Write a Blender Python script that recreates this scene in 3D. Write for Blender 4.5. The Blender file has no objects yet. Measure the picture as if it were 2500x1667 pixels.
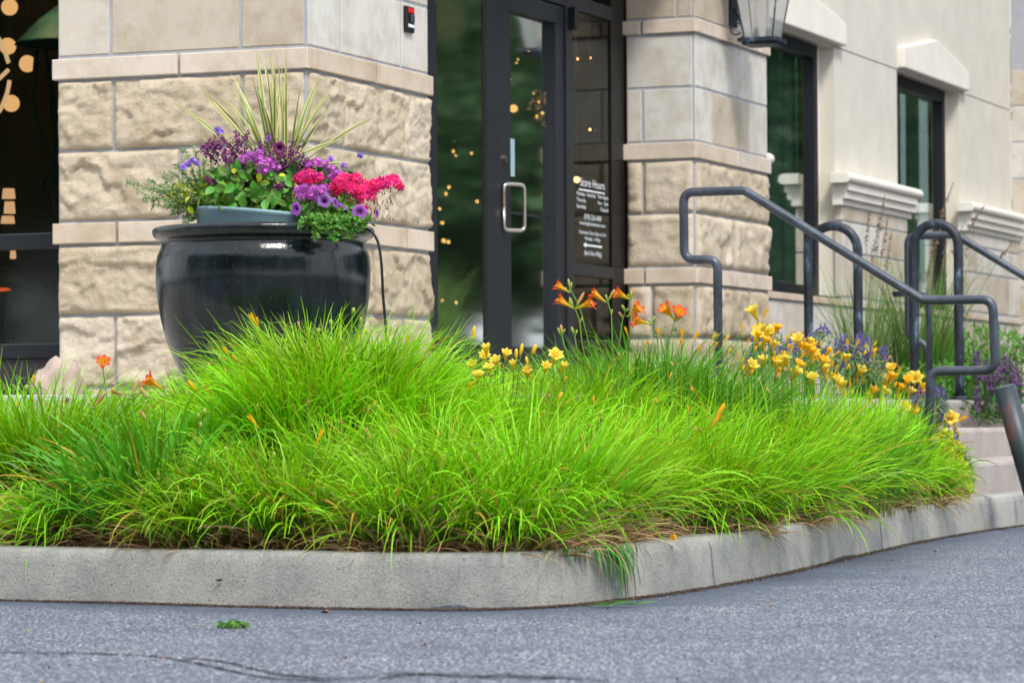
import bpy, math, random
import numpy as np
from mathutils import Vector, Matrix, noise
rad = math.radians
SC = bpy.context.scene
COL = SC.collection

# ------------------------------------------------------------------ camera
EYE = 0.516
FOC = 8240.0                       # focal length in photo pixels (2500 wide)
PIT = math.atan(186.5 / FOC); ROLL = -0.0058; YAW = 0.3735
cp, sp = math.cos(PIT), math.sin(PIT); cr, sr = math.cos(ROLL), math.sin(ROLL)
cam_d = bpy.data.cameras.new('camera'); cam = bpy.data.objects.new('camera', cam_d); COL.objects.link(cam)
_r = Vector((1, 0, 0)); _u = Vector((0, -sp, cp)); _f = Vector((0, cp, sp))
_rx = _r * cr + _u * sr; _ux = _u * cr - _r * sr
_m = Matrix((_rx, _ux, -_f)).transposed().to_4x4(); _m.translation = Vector((0, 0, EYE))
cam.matrix_world = _m
cam_d.sensor_width = 36; cam_d.lens = 36 * FOC / 2500.0
cam_d.clip_start = 0.5; cam_d.clip_end = 600
cam_d.dof.use_dof = True; cam_d.dof.focus_distance = 11.2; cam_d.dof.aperture_fstop = 7.5
SC.camera = cam

# ------------------------------------------------------------------ world and sun (bright overcast)
SUN_EL, SUN_AZ = rad(52), rad(160)      # azimuth clockwise from +Y
w = bpy.data.worlds.new('World'); SC.world = w; w.use_nodes = True
nt = w.node_tree; nt.nodes.clear()
out = nt.nodes.new('ShaderNodeOutputWorld'); bg = nt.nodes.new('ShaderNodeBackground')
sky = nt.nodes.new('ShaderNodeTexSky'); sky.sky_type = 'NISHITA'; sky.sun_disc = False
sky.sun_elevation = SUN_EL; sky.sun_rotation = SUN_AZ; sky.air_density = 1.0; sky.dust_density = 2.0
mixw = nt.nodes.new('ShaderNodeMix'); mixw.data_type = 'RGBA'
tcw = nt.nodes.new('ShaderNodeTexCoord'); nzw = nt.nodes.new('ShaderNodeTexNoise')
nzw.inputs['Scale'].default_value = 2.2; nzw.inputs['Detail'].default_value = 5
rpw = nt.nodes.new('ShaderNodeValToRGB')
rpw.color_ramp.elements[0].position = .35; rpw.color_ramp.elements[0].color = (6.5, 7.0, 7.9, 1)
rpw.color_ramp.elements[1].position = .68; rpw.color_ramp.elements[1].color = (12.5, 12.6, 12.8, 1)
nt.links.new(tcw.outputs['Generated'], nzw.inputs['Vector']); nt.links.new(nzw.outputs['Fac'], rpw.inputs['Fac'])
mixw.inputs['Factor'].default_value = 0.72
nt.links.new(sky.outputs[0], mixw.inputs['A']); nt.links.new(rpw.outputs[0], mixw.inputs['B'])
nt.links.new(mixw.outputs['Result'], bg.inputs['Color']); bg.inputs['Strength'].default_value = 0.115
nt.links.new(bg.outputs[0], out.inputs['Surface'])
sd = bpy.data.lights.new('sun', 'SUN'); sun = bpy.data.objects.new('sun', sd); COL.objects.link(sun)
sd.energy = 2.0; sd.angle = rad(12); sd.color = (1, .95, .88)
sv = Vector((math.sin(SUN_AZ) * math.cos(SUN_EL), math.cos(SUN_AZ) * math.cos(SUN_EL), math.sin(SUN_EL)))
sun.rotation_euler = (-sv).to_track_quat('-Z', 'Y').to_euler()
sun.location = sv * 40
SC.view_settings.view_transform = 'Standard'; SC.view_settings.look = 'None'
SC.view_settings.exposure = 0.75; SC.view_settings.gamma = 1
SC.render.engine = 'CYCLES'
SC.cycles.max_bounces = 7; SC.cycles.transparent_max_bounces = 12
SC.cycles.sample_clamp_indirect = 6

# ------------------------------------------------------------------ frames of reference
RX = np.array([math.sin(YAW), math.cos(YAW), 0.]); NX = np.array([math.cos(YAW), -math.sin(YAW), 0.])
C0 = np.array([-0.8764, 14.45, 0.])
def W(u, n, z=0.): return C0 + RX * u + NX * n + np.array([0, 0, z])   # u along the facade, n out of it
def at(px, py, Y):            # a point of the place seen at photo pixel (2352-wide), at distance Y
    x2 = (px / .9408 - 1250) / FOC; y2 = -(py / .9408 - 833.5) / FOC
    x = x2 * cr - y2 * sr; yc = x2 * sr + y2 * cr
    r = np.array([x, cp - yc * sp, sp + yc * cp]); r = r * (Y / r[1]); r[2] += EYE
    return r
PX = 1 / 7752.                # metres per pixel per metre of distance
rng = np.random.default_rng(7); random.seed(7)

# ------------------------------------------------------------------ materials
def S(r, g, b):
    f = lambda c: (c / 255 / 12.92) if c / 255 <= .04045 else ((c / 255 + .055) / 1.055) ** 2.4
    return (f(r), f(g), f(b), 1)
class NT:
    def __init__(s, name):
        s.m = bpy.data.materials.new(name); s.m.use_nodes = True; s.t = s.m.node_tree; s.t.nodes.clear()
        s.o = s.t.nodes.new('ShaderNodeOutputMaterial')
    def n(s, typ, **kw):
        nd = s.t.nodes.new('ShaderNode' + typ)
        for k, v in kw.items():
            k = k.replace('_', ' ') if k not in nd.bl_rna.properties else k
            if k in nd.bl_rna.properties: setattr(nd, k, v)
            else: nd.inputs[k].default_value = v
        return nd
    def l(s, a, b): s.t.links.new(a, b)
    def ramp(s, fac, els):
        r = s.n('ValToRGB'); cr_ = r.color_ramp
        while len(cr_.elements) < len(els): cr_.elements.new(.5)
        for e, (p, c) in zip(cr_.elements, els): e.position = p; e.color = c if len(c) == 4 else (*c, 1)
        s.l(fac, r.inputs['Fac']); return r.outputs[0]
    def mix(s, f, a, b, mode='MIX'):
        m = s.n('Mix', data_type='RGBA', blend_type=mode)
        for k, v in (('Factor', f), ('A', a), ('B', b)):
            if hasattr(v, 'node'): s.l(v, m.inputs[k] if k != 'Factor' else m.inputs[0])
            elif k == 'Factor': m.inputs[0].default_value = v
            else: m.inputs[k].default_value = v
        return m.outputs['Result']
    def math(s, op, a, b=0.):
        m = s.n('Math', operation=op)
        for i, v in enumerate((a, b)):
            if hasattr(v, 'node'): s.l(v, m.inputs[i])
            else: m.inputs[i].default_value = v
        return m.outputs[0]
    def noise(s, scale, detail=4, rough=.55, vec=None, dist=0.):
        nd = s.n('TexNoise'); nd.inputs['Scale'].default_value = scale; nd.inputs['Detail'].default_value = detail
        nd.inputs['Roughness'].default_value = rough; nd.inputs['Distortion'].default_value = dist
        if vec is not None: s.l(vec, nd.inputs['Vector'])
        return nd.outputs['Fac']
    def pos(s, sc=(1, 1, 1)):
        g = s.n('NewGeometry'); mp = s.n('Mapping'); mp.inputs['Scale'].default_value = sc
        s.l(g.outputs['Position'], mp.inputs['Vector']); return mp.outputs[0]
    def attr(s, name):
        a = s.n('Attribute'); a.attribute_name = name; return a.outputs['Fac']
    def bump(s, h, strength=.3, dist=.01, normal=None):
        b = s.n('Bump'); b.inputs['Strength'].default_value = strength; b.inputs['Distance'].default_value = dist
        s.l(h, b.inputs['Height'])
        if normal is not None: s.l(normal, b.inputs['Normal'])
        return b.outputs[0]
    def bsdf(s, col, rough=.6, spec=.5, metal=0., nrm=None, coat=0., sss=0):
        p = s.n('BsdfPrincipled')
        for k, v in (('Base Color', col), ('Roughness', rough), ('Specular IOR Level', spec), ('Metallic', metal), ('Coat Weight', coat)):
            if hasattr(v, 'node'): s.l(v, p.inputs[k])
            else: p.inputs[k].default_value = v
        if nrm is not None: s.l(nrm, p.inputs['Normal'])
        return p
    def done(s, sh): s.l(sh.outputs[0], s.o.inputs['Surface']); return s.m

def plain(name, col, rough=.6, spec=.5, metal=0., var=.12, scale=8., bump=0., coat=0.):
    a = NT(name); v = a.pos(); f = a.noise(scale, 5, .6, v)
    d = tuple(c * (1 - var * 1.6) for c in col[:3]) + (1,); l = tuple(min(1, c * (1 + var)) for c in col[:3]) + (1,)
    c = a.ramp(f, [(.3, d), (.7, l)])
    nr = a.bump(a.noise(scale * 14, 3, .6, v), bump, .004) if bump else None
    return a.done(a.bsdf(c, rough, spec, metal, nr, coat))
def emit(name, col, st):
    a = NT(name); e = a.n('Emission'); e.inputs[0].default_value = col; e.inputs[1].default_value = st
    return a.done(e)
def stone_mat(name, a_col, b_col, c_col, stain=.25, fine=.35):
    a = NT(name); v = a.pos(); blk = a.attr('blk')
    base = a.ramp(blk, [(0, a_col), (.5, b_col), (1, c_col)])
    m1 = a.ramp(a.noise(5, 8, .65, v), [(.32, (.72, .66, .57, 1)), (.55, (1, 1, 1, 1)), (.8, (1.08, 1.06, 1.03, 1))])
    c = a.mix(.8, base, m1, 'MULTIPLY')
    m2 = a.ramp(a.noise(26, 6, .7, v), [(.35, (.8, .74, .66, 1)), (.6, (1, 1, 1, 1))])
    c = a.mix(stain * 2, c, m2, 'MULTIPLY')
    nr = a.bump(a.noise(60, 6, .7, v), fine, .012)
    return a.done(a.bsdf(c, .85, .25, 0, nr))
def leaf_mat(name, base, mid, tip, dry=None, trans=.35, rough=.45, edge=None, spec=.35, p1=.3, p2=1.):
    """colours of the leaf along its length ('along') with per-leaf variation ('vary')"""
    a = NT(name); al = a.attr('along'); va = a.attr('vary')
    c = a.ramp(al, [(0, base), (p1, mid), (p2, tip)])
    hs = a.n('HueSaturation'); a.l(c, hs.inputs['Color'])
    a.l(a.math('ADD', a.math('MULTIPLY', va, .06), .470), hs.inputs['Hue'])
    a.l(a.math('ADD', a.math('MULTIPLY', va, .95), .48), hs.inputs['Value'])
    c = hs.outputs[0]
    if edge is not None:
        ac = a.attr('across'); e = a.math('ABSOLUTE', a.math('SUBTRACT', ac, .5))
        c = a.mix(a.ramp(e, [(.2, (0, 0, 0, 1)), (.3, (1, 1, 1, 1))]), c, edge)
    if dry is not None:
        f = a.ramp(va, [(.955, (0, 0, 0, 1)), (.965, (1, 1, 1, 1))]); c = a.mix(f, c, dry)
    p = a.bsdf(c, rough, spec); t = a.n('BsdfTranslucent'); a.l(c, t.inputs['Color'])
    mx = a.n('MixShader'); mx.inputs[0].default_value = trans; a.l(p.outputs[0], mx.inputs[1]); a.l(t.outputs[0], mx.inputs[2])
    return a.done(mx)
def glass_mat(name, tint=(.75, .8, .78, 1), ior=1.5, k=1.):
    a = NT(name); fr = a.n('Fresnel'); fr.inputs['IOR'].default_value = ior
    tr = a.n('BsdfTransparent'); tr.inputs[0].default_value = tint
    gl = a.n('BsdfGlossy'); gl.inputs['Roughness'].default_value = .055; gl.inputs[0].default_value = (.95, 1, .97, 1)
    mx = a.n('MixShader'); a.l(a.math('MULTIPLY', fr.outputs[0], k), mx.inputs[0]); a.l(tr.outputs[0], mx.inputs[1]); a.l(gl.outputs[0], mx.inputs[2])
    return a.done(mx)

M = {}
M['rock'] = stone_mat('rock_faced_limestone', S(184, 172, 150), S(198, 185, 164), S(208, 198, 182), .18, .7)
M['smooth'] = stone_mat('smooth_limestone', S(184, 174, 158), S(196, 190, 180), S(204, 203, 198), .12, .12)
M['band'] = stone_mat('band_limestone', S(196, 180, 162), S(202, 188, 172), S(206, 196, 184), .12, .12)
M['mortar'] = plain('mortar', S(164, 168, 174), .9, .2, var=.08, bump=.3)
M['stucco'] = plain('painted_stucco', S(205, 200, 189), .9, .2, var=.06, scale=3, bump=.35)
M['trim'] = plain('white_trim', S(222, 218, 208), .8, .25, var=.04, scale=4, bump=.1)
M['frame'] = plain('dark_anodised_frame', S(34, 38, 44), .45, .35, .15, var=.06)
M['navy'] = plain('navy_window_frame', S(16, 20, 28), .45, .4, .1, var=.06)
M['black'] = plain('black_parts_and_shade', S(14, 16, 18), .5, .4)  # black parts, and painted shade on the door strip and jamb
M['nickel'] = plain('brushed_nickel', S(176, 168, 158), .28, .5, .95, var=.05)
M['glass'] = glass_mat('door_glass', (.7, .74, .7, 1), 1.5, .8)
M['sglass'] = glass_mat('sidelight_glass', (.66, .64, .62, 1), 1.5, .10)
M['wglass'] = glass_mat('window_glass', (.66, .76, .72, 1), 1.6, .7)
M['interior'] = plain('dark_interior', S(52, 40, 30), .9, .2, var=.3, scale=2)
M['interior2'] = plain('interior_panel', S(84, 62, 42), .9, .2, var=.3, scale=1)
M['white'] = plain('white_vinyl_lettering', S(225, 232, 240), .6, .3, var=.02)
M['sticker'] = plain('pale_blue_sticker', S(150, 175, 190), .5, .3, var=.04)
M['red'] = plain('red_label', S(210, 28, 30), .4, .4, var=.04)
_a = NT('grey_painted_steel'); _v = _a.pos((1, 1, .6))
_c = _a.ramp(_a.noise(11, 8, .75, _v), [(.30, S(40, 46, 54)), (.5, S(62, 70, 82)), (.66, S(78, 88, 102)), (.72, S(112, 122, 134))])
M['steel'] = _a.done(_a.bsdf(_c, .36, .5, .2, _a.bump(_a.noise(70, 4, .6, _v), .15, .003)))
# weathered hoops: blue-grey bloom over black
_a = NT('weathered_black_steel'); _v = _a.pos((1, 1, .35))
_c = _a.ramp(_a.noise(16, 8, .72, _v), [(.42, S(22, 26, 32)), (.56, S(40, 52, 66)), (.68, S(112, 136, 158))])
M['wsteel'] = _a.done(_a.bsdf(_c, .5, .5, .1, _a.bump(_a.noise(60, 4, .6, _v), .2, .004)))
_a = NT('rusted_steel_pipe'); _v = _a.pos((1, 1, .3))
_c = _a.ramp(_a.noise(9, 8, .7, _v), [(.40, S(38, 50, 58)), (.56, S(56, 66, 74)), (.64, S(112, 62, 50)), (.72, S(70, 74, 82))])
M['rustpipe'] = _a.done(_a.bsdf(_c, .45, .5, .2))
# glazed pot
_a = NT('dark_glazed_ceramic'); _v = _a.pos((1, 1, .12)); _v2 = _a.pos()
_c = _a.ramp(_a.noise(26, 6, .6, _v), [(.3, (.004, .005, .006, 1)), (.55, (.008, .013, .016, 1)), (.8, (.014, .030, .038, 1))])
_sp = _a.ramp(_a.noise(210, 2, .5, _v2), [(.735, (0, 0, 0, 1)), (.76, (1, 1, 1, 1))])
_c = _a.mix(_sp, _c, (.25, .28, .3, 1))
_r = _a.ramp(_a.noise(9, 5, .6, _v2), [(.3, (.05, .05, .05, 1)), (.75, (.14, .14, .14, 1))])
_b = _a.bump(_a.noise(38, 5, .65, _v), .22, .007); _b = _a.bump(_a.noise(120, 3, .6, _v2), .06, .003, _b)
M['pot'] = _a.done(_a.bsdf(_c, _r, .42, 0, _b, .0))
M['innerpot'] = plain('pale_blue_plastic', S(120, 150, 158), .42, .5, var=.1, scale=6)
M['soil'] = plain('dark_potting_soil', S(58, 42, 32), .95, .1, var=.5, scale=40, bump=.8)
M['hose'] = plain('black_irrigation_tube', S(24, 32, 38), .4, .5)
M['boulder'] = plain('pinkish_boulder', S(168, 150, 140), .85, .25, var=.2, scale=9, bump=.5)
M['verdigris'] = plain('verdigris_metal', S(40, 78, 76), .6, .4, .3, var=.4, scale=12)
M['vine'] = plain('dark_green_bronze', S(22, 34, 28), .5, .4, .4, var=.3)
# asphalt with aggregate; smoother dark band beside the kerb ('kd' = distance to kerb)
_a = NT('asphalt'); _v = _a.pos(); kd = _a.attr('kd')
vo = _a.n('TexVoronoi'); vo.inputs['Scale'].default_value = 210; _a.l(_v, vo.inputs['Vector'])
sepc = _a.n('SeparateColor'); _a.l(vo.outputs['Color'], sepc.inputs[0])
agg = _a.ramp(sepc.outputs[0], [(.0, S(28, 36, 50)), (.4, S(56, 66, 82)), (.74, S(86, 95, 110)), (.89, S(164, 168, 178)), (1, S(244, 242, 240))])
fine = _a.ramp(_a.noise(240, 3, .6, _v), [(.3, S(46, 54, 68)), (.7, S(88, 98, 116))])
patch = _a.ramp(_a.noise(1.3, 5, .6, _v), [(.35, (0, 0, 0, 1)), (.65, (1, 1, 1, 1))])
kf = _a.ramp(_a.math('ADD', kd, _a.math('MULTIPLY', _a.noise(5, 4, .6, _v), .25)), [(.22, (0, 0, 0, 1)), (.55, (1, 1, 1, 1))])
agf = _a.mix(kf, (.12, .12, .12, 1), _a.mix(patch, (.62, .62, .62, 1), (.95, .95, .95, 1)))
bw = _a.n('RGBToBW'); _a.l(agf, bw.inputs[0])
c = _a.mix(bw.outputs[0], fine, agg)
c = _a.mix(.8, c, _a.ramp(_a.noise(3.1, 4, .6, _v), [(.3, (.70, .73, .80, 1)), (.7, (1.22, 1.18, 1.16, 1))]), 'MULTIPLY')
hb = _a.bump(vo.outputs['Distance'], .4, .005); hb = _a.bump(_a.noise(170, 4, .7, _v), .3, .004, hb)
M['asphalt'] = _a.done(_a.bsdf(c, .72, .4, 0, hb))
M['crack'] = plain('crack_fill', S(40, 40, 46), .9, .2, var=.4, scale=30, bump=.5)
# concrete
def concrete(name, base, dark, stains=True):
    a = NT(name); v = a.pos(); g = a.n('NewGeometry'); sx = a.n('SeparateXYZ'); a.l(g.outputs['Position'], sx.inputs[0])
    c = a.ramp(a.noise(2.6, 8, .68, v), [(.3, dark), (.6, base)])
    c = a.mix(.7, c, a.ramp(a.noise(90, 4, .7, v), [(.3, (.8, .8, .8, 1)), (.65, (1.06, 1.06, 1.06, 1))]), 'MULTIPLY')
    if stains:   # water stains and tyre scuffs that stay on the concrete
        st = a.ramp(a.noise(3.2, 6, .7, a.pos((1, 1, 1.6)), .6), [(.52, (1, 1, 1, 1)), (.68, (.70, .72, .75, 1))])
        c = a.mix(.85, c, st, 'MULTIPLY')
        pit = a.ramp(a.noise(160, 2, .5, v), [(.3, (.45, .45, .45, 1)), (.37, (1, 1, 1, 1))]); c = a.mix(1, c, pit, 'MULTIPLY')
    b = a.bump(a.noise(120, 5, .75, v), 1., .009); b = a.bump(a.noise(14, 4, .6, v), .3, .01, b)
    return a.done(a.bsdf(c, .85, .25, 0, b))
M['kerb'] = concrete('kerb_concrete', S(182, 181, 174), S(138, 141, 142))
M['conc'] = concrete('pavement_concrete', S(196, 192, 186), S(168, 162, 156), False)
M['step'] = concrete('step_concrete', S(188, 180, 174), S(158, 150, 146), False)
M['joint'] = plain('joint_dirt', S(46, 46, 48), .95, .1, var=.3)
M['debris'] = plain('gutter_debris', S(96, 84, 74), .95, .1, var=.5, scale=60, bump=.8)
M['tar'] = plain('tar_smear', S(58, 66, 78), .6, .4, var=.3, scale=30)
# plants
M['blade'] = leaf_mat('daylily_leaf', (.30, .23, .07, 1), (.060, .225, .004, 1), (.37, .76, .006, 1), (.50, .33, .03, 1), .30)  # mid tone darkened, tips brightened: shade inside the clumps put into the colour
M['bladed'] = leaf_mat('broad_daylily_leaf', (.10, .17, .03, 1), (.045, .20, .010, 1), (.15, .46, .015, 1), (.55, .36, .03, 1), .34)
M['dead'] = leaf_mat('dead_daylily_leaf', (.26, .13, .06, 1), (.42, .24, .12, 1), (.56, .37, .20, 1), None, .25, .7)
M['stem'] = leaf_mat('flower_stem', (.08, .24, .02, 1), (.12, .32, .03, 1), (.18, .38, .05, 1), None, .1)
M['bud'] = leaf_mat('green_bud', (.20, .38, .04, 1), (.30, .46, .05, 1), (.48, .48, .12, 1), None, .2)
M['pbud'] = leaf_mat('pink_tipped_bud', (.25, .42, .04, 1), (.50, .40, .10, 1), (.70, .22, .14, 1), None, .2)
M['obud'] = leaf_mat('orange_bud', (.62, .50, .02, 1), (.80, .42, .01, 1), (.85, .30, .01, 1), None, .2)
M['orange'] = leaf_mat('orange_red_petal', (.62, .56, .03, 1), (.88, .40, .02, 1), (.66, .055, .012, 1), None, .35, .5, p1=.62, p2=.86)
M['yellow'] = leaf_mat('yellow_petal', (.70, .42, .01, 1), (.86, .58, .02, 1), (.90, .72, .10, 1), None, .4, .5)
M['gold'] = leaf_mat('golden_petal', (.80, .58, .01, 1), (.92, .56, .008, 1), (.95, .50, .010, 1), None, .4, .5)
M['wilt'] = leaf_mat('withered_petal', (.55, .34, .06, 1), (.50, .25, .08, 1), (.20, .08, .06, 1), None, .2, .7)
M['throat'] = plain('yellow_stamens', (.70, .50, .03, 1), .5, .3)
M['varieg'] = leaf_mat('variegated_spike_leaf', (.24, .30, .08, 1), (.15, .26, .08, 1), (.20, .28, .09, 1), None, .2, .4, edge=(.66, .60, .24, 1))
M['leafg'] = leaf_mat('bright_green_leaf', (.10, .26, .03, 1), (.09, .27, .03, 1), (.16, .36, .05, 1), None, .3)
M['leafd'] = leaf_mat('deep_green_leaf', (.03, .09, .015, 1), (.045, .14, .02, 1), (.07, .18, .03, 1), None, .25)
M['wisp'] = leaf_mat('grey_green_leaflet', (.20, .30, .10, 1), (.20, .33, .13, 1), (.28, .40, .18, 1), None, .3)
M['limeleaf'] = leaf_mat('yellow_green_leaf', (.42, .46, .02, 1), (.50, .58, .02, 1), (.60, .66, .03, 1), None, .35)
M['salvia'] = leaf_mat('purple_salvia_flower', (.12, .02, .08, 1), (.20, .035, .15, 1), (.38, .08, .36, 1), None, .25)
M['lav'] = leaf_mat('lavender_flower', (.12, .10, .22, 1), (.14, .10, .40, 1), (.24, .16, .58, 1), None, .25)
M['verb'] = leaf_mat('pink_verbena_flower', (.85, .70, .85, 1), (.62, .12, .60, 1), (.55, .10, .60, 1), None, .3)
M['petu'] = leaf_mat('purple_petunia_flower', (.03, .005, .05, 1), (.30, .05, .42, 1), (.50, .20, .70, 1), None, .35)
M['petud'] = leaf_mat('dark_petunia_flower', (.02, .0, .02, 1), (.10, .005, .06, 1), (.20, .01, .10, 1), None, .25)
M['red_g'] = leaf_mat('red_geranium_flower', (.80, .02, .16, 1), (.92, .02, .22, 1), (.96, .05, .34, 1), None, .35)
M['lilac'] = leaf_mat('violet_blue_flower', (.25, .12, .60, 1), (.25, .12, .62, 1), (.34, .20, .75, 1), None, .3)
M['plume'] = leaf_mat('brown_grass_plume', (.26, .17, .11, 1), (.30, .20, .14, 1), (.40, .28, .20, 1), None, .3, .8)
M['ogras'] = leaf_mat('ornamental_grass_leaf', (.12, .22, .03, 1), (.10, .26, .03, 1), (.25, .36, .10, 1), None, .35)
M['bark'] = plain('tree_bark', S(74, 60, 50), .95, .1, var=.4, scale=6, bump=.6)
M['treeleaf'] = leaf_mat('tree_leaf', (.035, .075, .028, 1), (.045, .105, .035, 1), (.085, .17, .06, 1), None, .3)
M['curtain'] = plain('pale_curtain', S(190, 205, 198), .9, .1, var=.1, scale=3)
M['bulb'] = emit('warm_bulb', (1, .50, .21, 1), 1.0)
M['bulbs'] = emit('small_warm_bulb', (1, .50, .16, 1), 7)
M['amber'] = emit('amber_lamp_shade', (1, .13, .02, 1), .7)
M['tube'] = emit('lit_lamp_strip', (1, .58, .32, 1), .8)

# ------------------------------------------------------------------ mesh builder
class MB:
    def __init__(s): s.V = []; s.L = []; s.T = []; s.n = 0; s.A = {}; s.mi = []
    def add(s, V, F, mi=0, **at_):
        V = np.asarray(V, float).reshape(-1, 3)
        if isinstance(F, np.ndarray):
            s.L.append((F + s.n).ravel()); s.T.append(np.full(len(F), F.shape[1])); k = len(F)
        else:
            s.L.append(np.array([i + s.n for f in F for i in f], int)); s.T.append(np.array([len(f) for f in F])); k = len(F)
        s.mi.append(np.full(k, mi))
        for nm in set(list(s.A) + list(at_)):
            if nm not in s.A: s.A[nm] = [np.zeros(s.n)] if s.n else []
            v = at_.get(nm, 0.); s.A[nm].append(np.broadcast_to(np.asarray(v, float), (len(V),)))
        s.V.append(V); s.n += len(V); return s
    def build(s, name, mats, parent=None, smooth=False, loc=None, bevel=0):
        me = bpy.data.meshes.new(name)
        V = np.concatenate(s.V); L = np.concatenate(s.L); T = np.concatenate(s.T)
        base = np.array(loc if loc is not None else (0, 0, 0), float)
        if parent is not None: base = np.array(ROOT(parent).location)
        V = V - base
        me.vertices.add(len(V)); me.vertices.foreach_set('co', V.ravel())
        me.loops.add(len(L)); me.loops.foreach_set('vertex_index', L.astype(np.int32))
        me.polygons.add(len(T)); st = np.concatenate([[0], np.cumsum(T)[:-1]])
        me.polygons.foreach_set('loop_start', st.astype(np.int32))
        try: me.polygons.foreach_set('loop_total', T.astype(np.int32))
        except Exception: pass
        mats = mats if isinstance(mats, (list, tuple)) else [mats]
        for m in mats: me.materials.append(m)
        me.polygons.foreach_set('material_index', np.concatenate(s.mi).astype(np.int32))
        me.polygons.foreach_set('use_smooth', np.full(len(T), smooth))
        me.update(calc_edges=True)
        for nm, arrs in s.A.items():
            a = me.attributes.new(nm, 'FLOAT', 'POINT'); a.data.foreach_set('value', np.concatenate(arrs).astype(np.float32))
        o = bpy.data.objects.new(name, me); COL.objects.link(o)
        if parent is not None: o.parent = parent
        else: o.location = base
        if bevel:
            b = o.modifiers.new('bevel', 'BEVEL'); b.width = bevel; b.segments = 2; b.limit_method = 'ANGLE'
        return o
def ROOT(o):
    while o.parent: o = o.parent
    return o
def thing(name, label, cat, loc=(0, 0, 0), group=None):
    o = bpy.data.objects.new(name, None); COL.objects.link(o); o.location = [float(v) for v in loc]
    o.empty_display_size = .1; return tag(o, label, cat, group)
def tag(o, label, cat, group=None, kind=None):
    o['label'] = label; o['category'] = cat
    if group: o['group'] = group
    if kind: o['kind'] = kind
    return o
def struct(o): o['kind'] = 'structure'; return o

BOXF = np.array([[0, 3, 2, 1], [4, 5, 6, 7], [0, 1, 5, 4], [1, 2, 6, 5], [2, 3, 7, 6], [3, 0, 4, 7]])
def box(mb, u0, u1, n0, n1, z0, z1, mi=0, **k):
    V = [W(u, n, z) for z in (z0, z1) for u, n in ((u0, n0), (u0, n1), (u1, n1), (u1, n0))]
    F = BOXF if (u1 - u0) * (n1 - n0) * (z1 - z0) < 0 else BOXF[:, ::-1]
    return mb.add(V, F, mi, **k)
def prism(mb, poly, z0, z1, mi=0):
    n = len(poly); V = [(p[0], p[1], z0) for p in poly] + [(p[0], p[1], z1) for p in poly]
    mb.add(V, [list(range(n))[::-1], list(range(n, 2 * n))] + [[i, (i + 1) % n, (i + 1) % n + n, i + n] for i in range(n)], mi); return mb
def frame_of(d):
    d = d / np.linalg.norm(d); a = np.array([0, 0, 1.]) if abs(d[2]) < .9 else np.array([1., 0, 0])
    x = np.cross(a, d); x /= np.linalg.norm(x); return x, np.cross(d, x), d
def tube(mb, pts, r, seg=10, mi=0, cap=True, **k):
    pts = [np.array(p, float) for p in pts]; n = len(pts); rr = [r] * n if np.isscalar(r) else r
    V = []; al = []; x = None
    for i, p in enumerate(pts):
        d = pts[min(i + 1, n - 1)] - pts[max(i - 1, 0)]; d /= (np.linalg.norm(d) + 1e-12)
        if x is None: x, y, _ = frame_of(d)
        else:
            x = x - d * (x @ d); x /= (np.linalg.norm(x) + 1e-12); y = np.cross(d, x)
        for j in range(seg):
            a = 2 * math.pi * j / seg; V.append(p + (x * math.cos(a) + y * math.sin(a)) * rr[i]); al.append(i / (n - 1))
    F = [[i * seg + j, i * seg + (j + 1) % seg, (i + 1) * seg + (j + 1) % seg, (i + 1) * seg + j] for i in range(n - 1) for j in range(seg)]
    if cap: F += [list(range(seg))[::-1], list(range((n - 1) * seg, n * seg))]
    k.setdefault('along', np.array(al)); return mb.add(V, F, mi, **k)
def fillet(pts, r, n=6):
    pts = [np.array(p, float) for p in pts]; o = [pts[0]]
    for i in range(1, len(pts) - 1):
        a, b, c = pts[i - 1:i + 2]; da = a - b; dc = c - b
        ri = min(r if np.isscalar(r) else r[i], np.linalg.norm(da) * .48, np.linalg.norm(dc) * .48)
        A = b + da / np.linalg.norm(da) * ri; D = b + dc / np.linalg.norm(dc) * ri
        for t in np.linspace(0, 1, n): o.append(A * (1 - t) ** 2 + b * 2 * t * (1 - t) + D * t * t)
    o.append(pts[-1]); return o
def lathe(mb, prof, c, seg=64, mi=0, tilt=None, wob=0):
    V = []
    for r, z in prof:
        for j in range(seg):
            a = 2 * math.pi * j / seg; rr = r * (1 + wob * math.sin(3 * a + z * 5) + wob * .6 * math.sin(7 * a - 9 * z))
            v = Vector((rr * math.cos(a), rr * math.sin(a), z))
            if tilt: v = tilt @ v
            V.append(np.array(v) + c)
    m = len(prof); F = [[i * seg + j, i * seg + (j + 1) % seg, (i + 1) * seg + (j + 1) % seg, (i + 1) * seg + j] for i in range(m - 1) for j in range(seg)]
    return mb.add(V, F, mi)
def smoothpath(pts, n=8):
    pts = [np.array(p, float) for p in pts]; P = [2 * pts[0] - pts[1]] + pts + [2 * pts[-1] - pts[-2]]; o = []
    for i in range(1, len(P) - 2):
        a, b, c, d = P[i - 1:i + 3]
        for t in np.linspace(0, 1, n, endpoint=False):
            o.append(.5 * ((2 * b) + (-a + c) * t + (2 * a - 5 * b + 4 * c - d) * t * t + (-a + 3 * b - 3 * c + d) * t ** 3))
    o.append(pts[-1]); return o
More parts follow.
